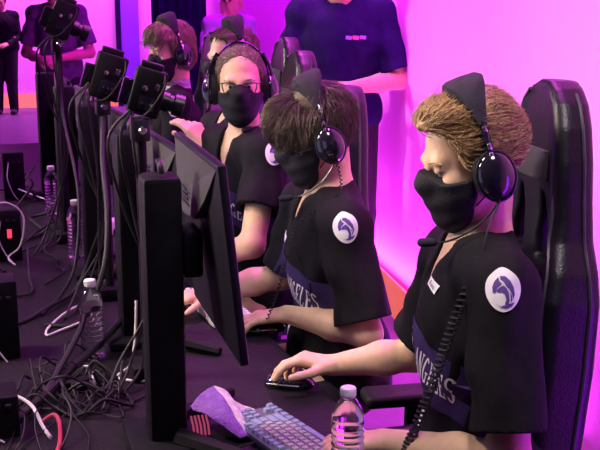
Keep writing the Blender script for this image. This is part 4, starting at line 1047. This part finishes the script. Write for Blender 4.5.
for x, y, a, lab in ((.28, 2.46, .5, 'white-ended power adapter in the cable tangle'), (.30, 2.52, 1.3, 'grey plug lying at the foot of the near cable-side bottle')):
    r = empty('power_adapter', (x, y, DESK), a); tag(r, lab, 'adapter')
    MB().box((0, 0, .014), (.03, .016, .014), bev=.004).build('housing', 'plastic_matte', r); MB().box((.038, 0, .014), (.010, .012, .010), bev=.003).build('plug', 'cap_white', r)
r = empty('small_carton', (.62, 4.15, DESK), .3); tag(r, 'small pale carton behind the dark columns', 'carton')
MB().box((0, 0, .03), (.035, .03, .03), bev=.003).build('box', 'cap_white', r); MB().box((0, 0, .062), (.030, .012, .002), bev=.001).build('flap', 'cap_white', r)

# ------------------------------------------------------------------ lights
def area(name, loc, target, size, power, col, sy=None, spread=None, along=None):
    L = bpy.data.lights.new(name, 'AREA'); L.energy = power; L.color = col; L.size = size
    if sy: L.shape = 'RECTANGLE'; L.size_y = sy
    if spread: L.spread = spread
    o = bpy.data.objects.new(name, L); COL.objects.link(o); o.location = loc
    o.rotation_euler = (Vector(target) - Vector(loc)).to_track_quat('-Z', 'Y').to_euler()
    if along is not None:                                  # long side laid along the given direction
        z_ = nrm(V(*loc) - V(*target)); y_ = V(*along); y_ = nrm(y_ - z_ * (y_ @ z_)); x_ = np.cross(y_, z_)
        o.rotation_euler = Matrix(np.stack([x_, y_, z_], 1).tolist()).to_euler()
    return o
AL = (.15, 1, 0)
area('wall_wash_light', (WX(4.3) - .50, 4.3, 3.5), (WX(4.3) + .02, 4.3, 1.3), .2, 116, (1, .10, 1), sy=4.2, spread=2.2, along=AL)
area('wall_wash_light', (WX(10.5) - .55, 10.5, 3.7), (WX(10.5), 10.5, 1.2), .2, 190, (.68, .0, 1), sy=8, spread=2.2, along=AL)
area('wall_base_fill', (WX(5.0) - .09, 5.0, .22), (WX(5.0) + .10, 5.0, 1.3), .05, 60, (1, .10, 1), sy=4.5, along=AL)  # unseen magenta fill, added to brighten the lower wall
area('back_wall_light', (.6, 15.5, 3.9), (.6, 16.4, 1.5), .3, 330, (1, .22, 1), sy=9, spread=2.2, along=(-1, .15, 0))
area('key_light', (-1.0, 2.9, 3.3), (1.0, 2.5, 1.0), .6, 22, (1, .80, .64), spread=1.5)
area('front_light', (-1.6, 3.3, 2.15), (1.0, 2.3, 1.3), .5, 12, (1, .80, .68), spread=1.0)
area('front_light', (-1.4, 5.9, 2.7), (1.05, 4.6, 1.3), .5, 16, (1, .80, .66), spread=1.0)
area('overhead_light', (.75, .9, 3.4), (1.05, 2.0, 1.1), .6, 5.5, (1, .86, .92), spread=1.0)
area('violet_back_light', (1.72, 1.3, .8), (1.3, 2.2, 1.0), .4, 16, (.32, .0, 1), sy=1.0)
area('violet_back_light', (1.95, 3.2, .7), (1.3, 3.2, 1.0), .4, 16, (.32, .0, 1), sy=1.4)
area('violet_desk_light', (-1.3, 4.8, 2.4), (.2, 3.8, .7), 1.0, 26, (.34, .04, 1), sy=3)
W = bpy.data.worlds.new('dim_hall'); SC.world = W; W.use_nodes = True
W.node_tree.nodes['Background'].inputs[0].default_value = (.30, .06, .6, 1); W.node_tree.nodes['Background'].inputs[1].default_value = .03
# ------------------------------------------------------------------ camera
cam = bpy.data.cameras.new('camera'); co = bpy.data.objects.new('camera', cam); COL.objects.link(co)
TH = math.atan(230 / 1040); PS = math.atan(370 * math.cos(TH) / 1040)
co.location = (0, 0, 1.68); co.rotation_euler = (PI / 2 - TH, 0, -PS)
cam.sensor_width = 36; cam.lens = 1040 / 600 * 36; cam.clip_start = .05; cam.clip_end = 60
SC.camera = co
SC.view_settings.view_transform = 'Standard'; SC.view_settings.look = 'None'; SC.view_settings.exposure = 0; SC.view_settings.gamma = 1
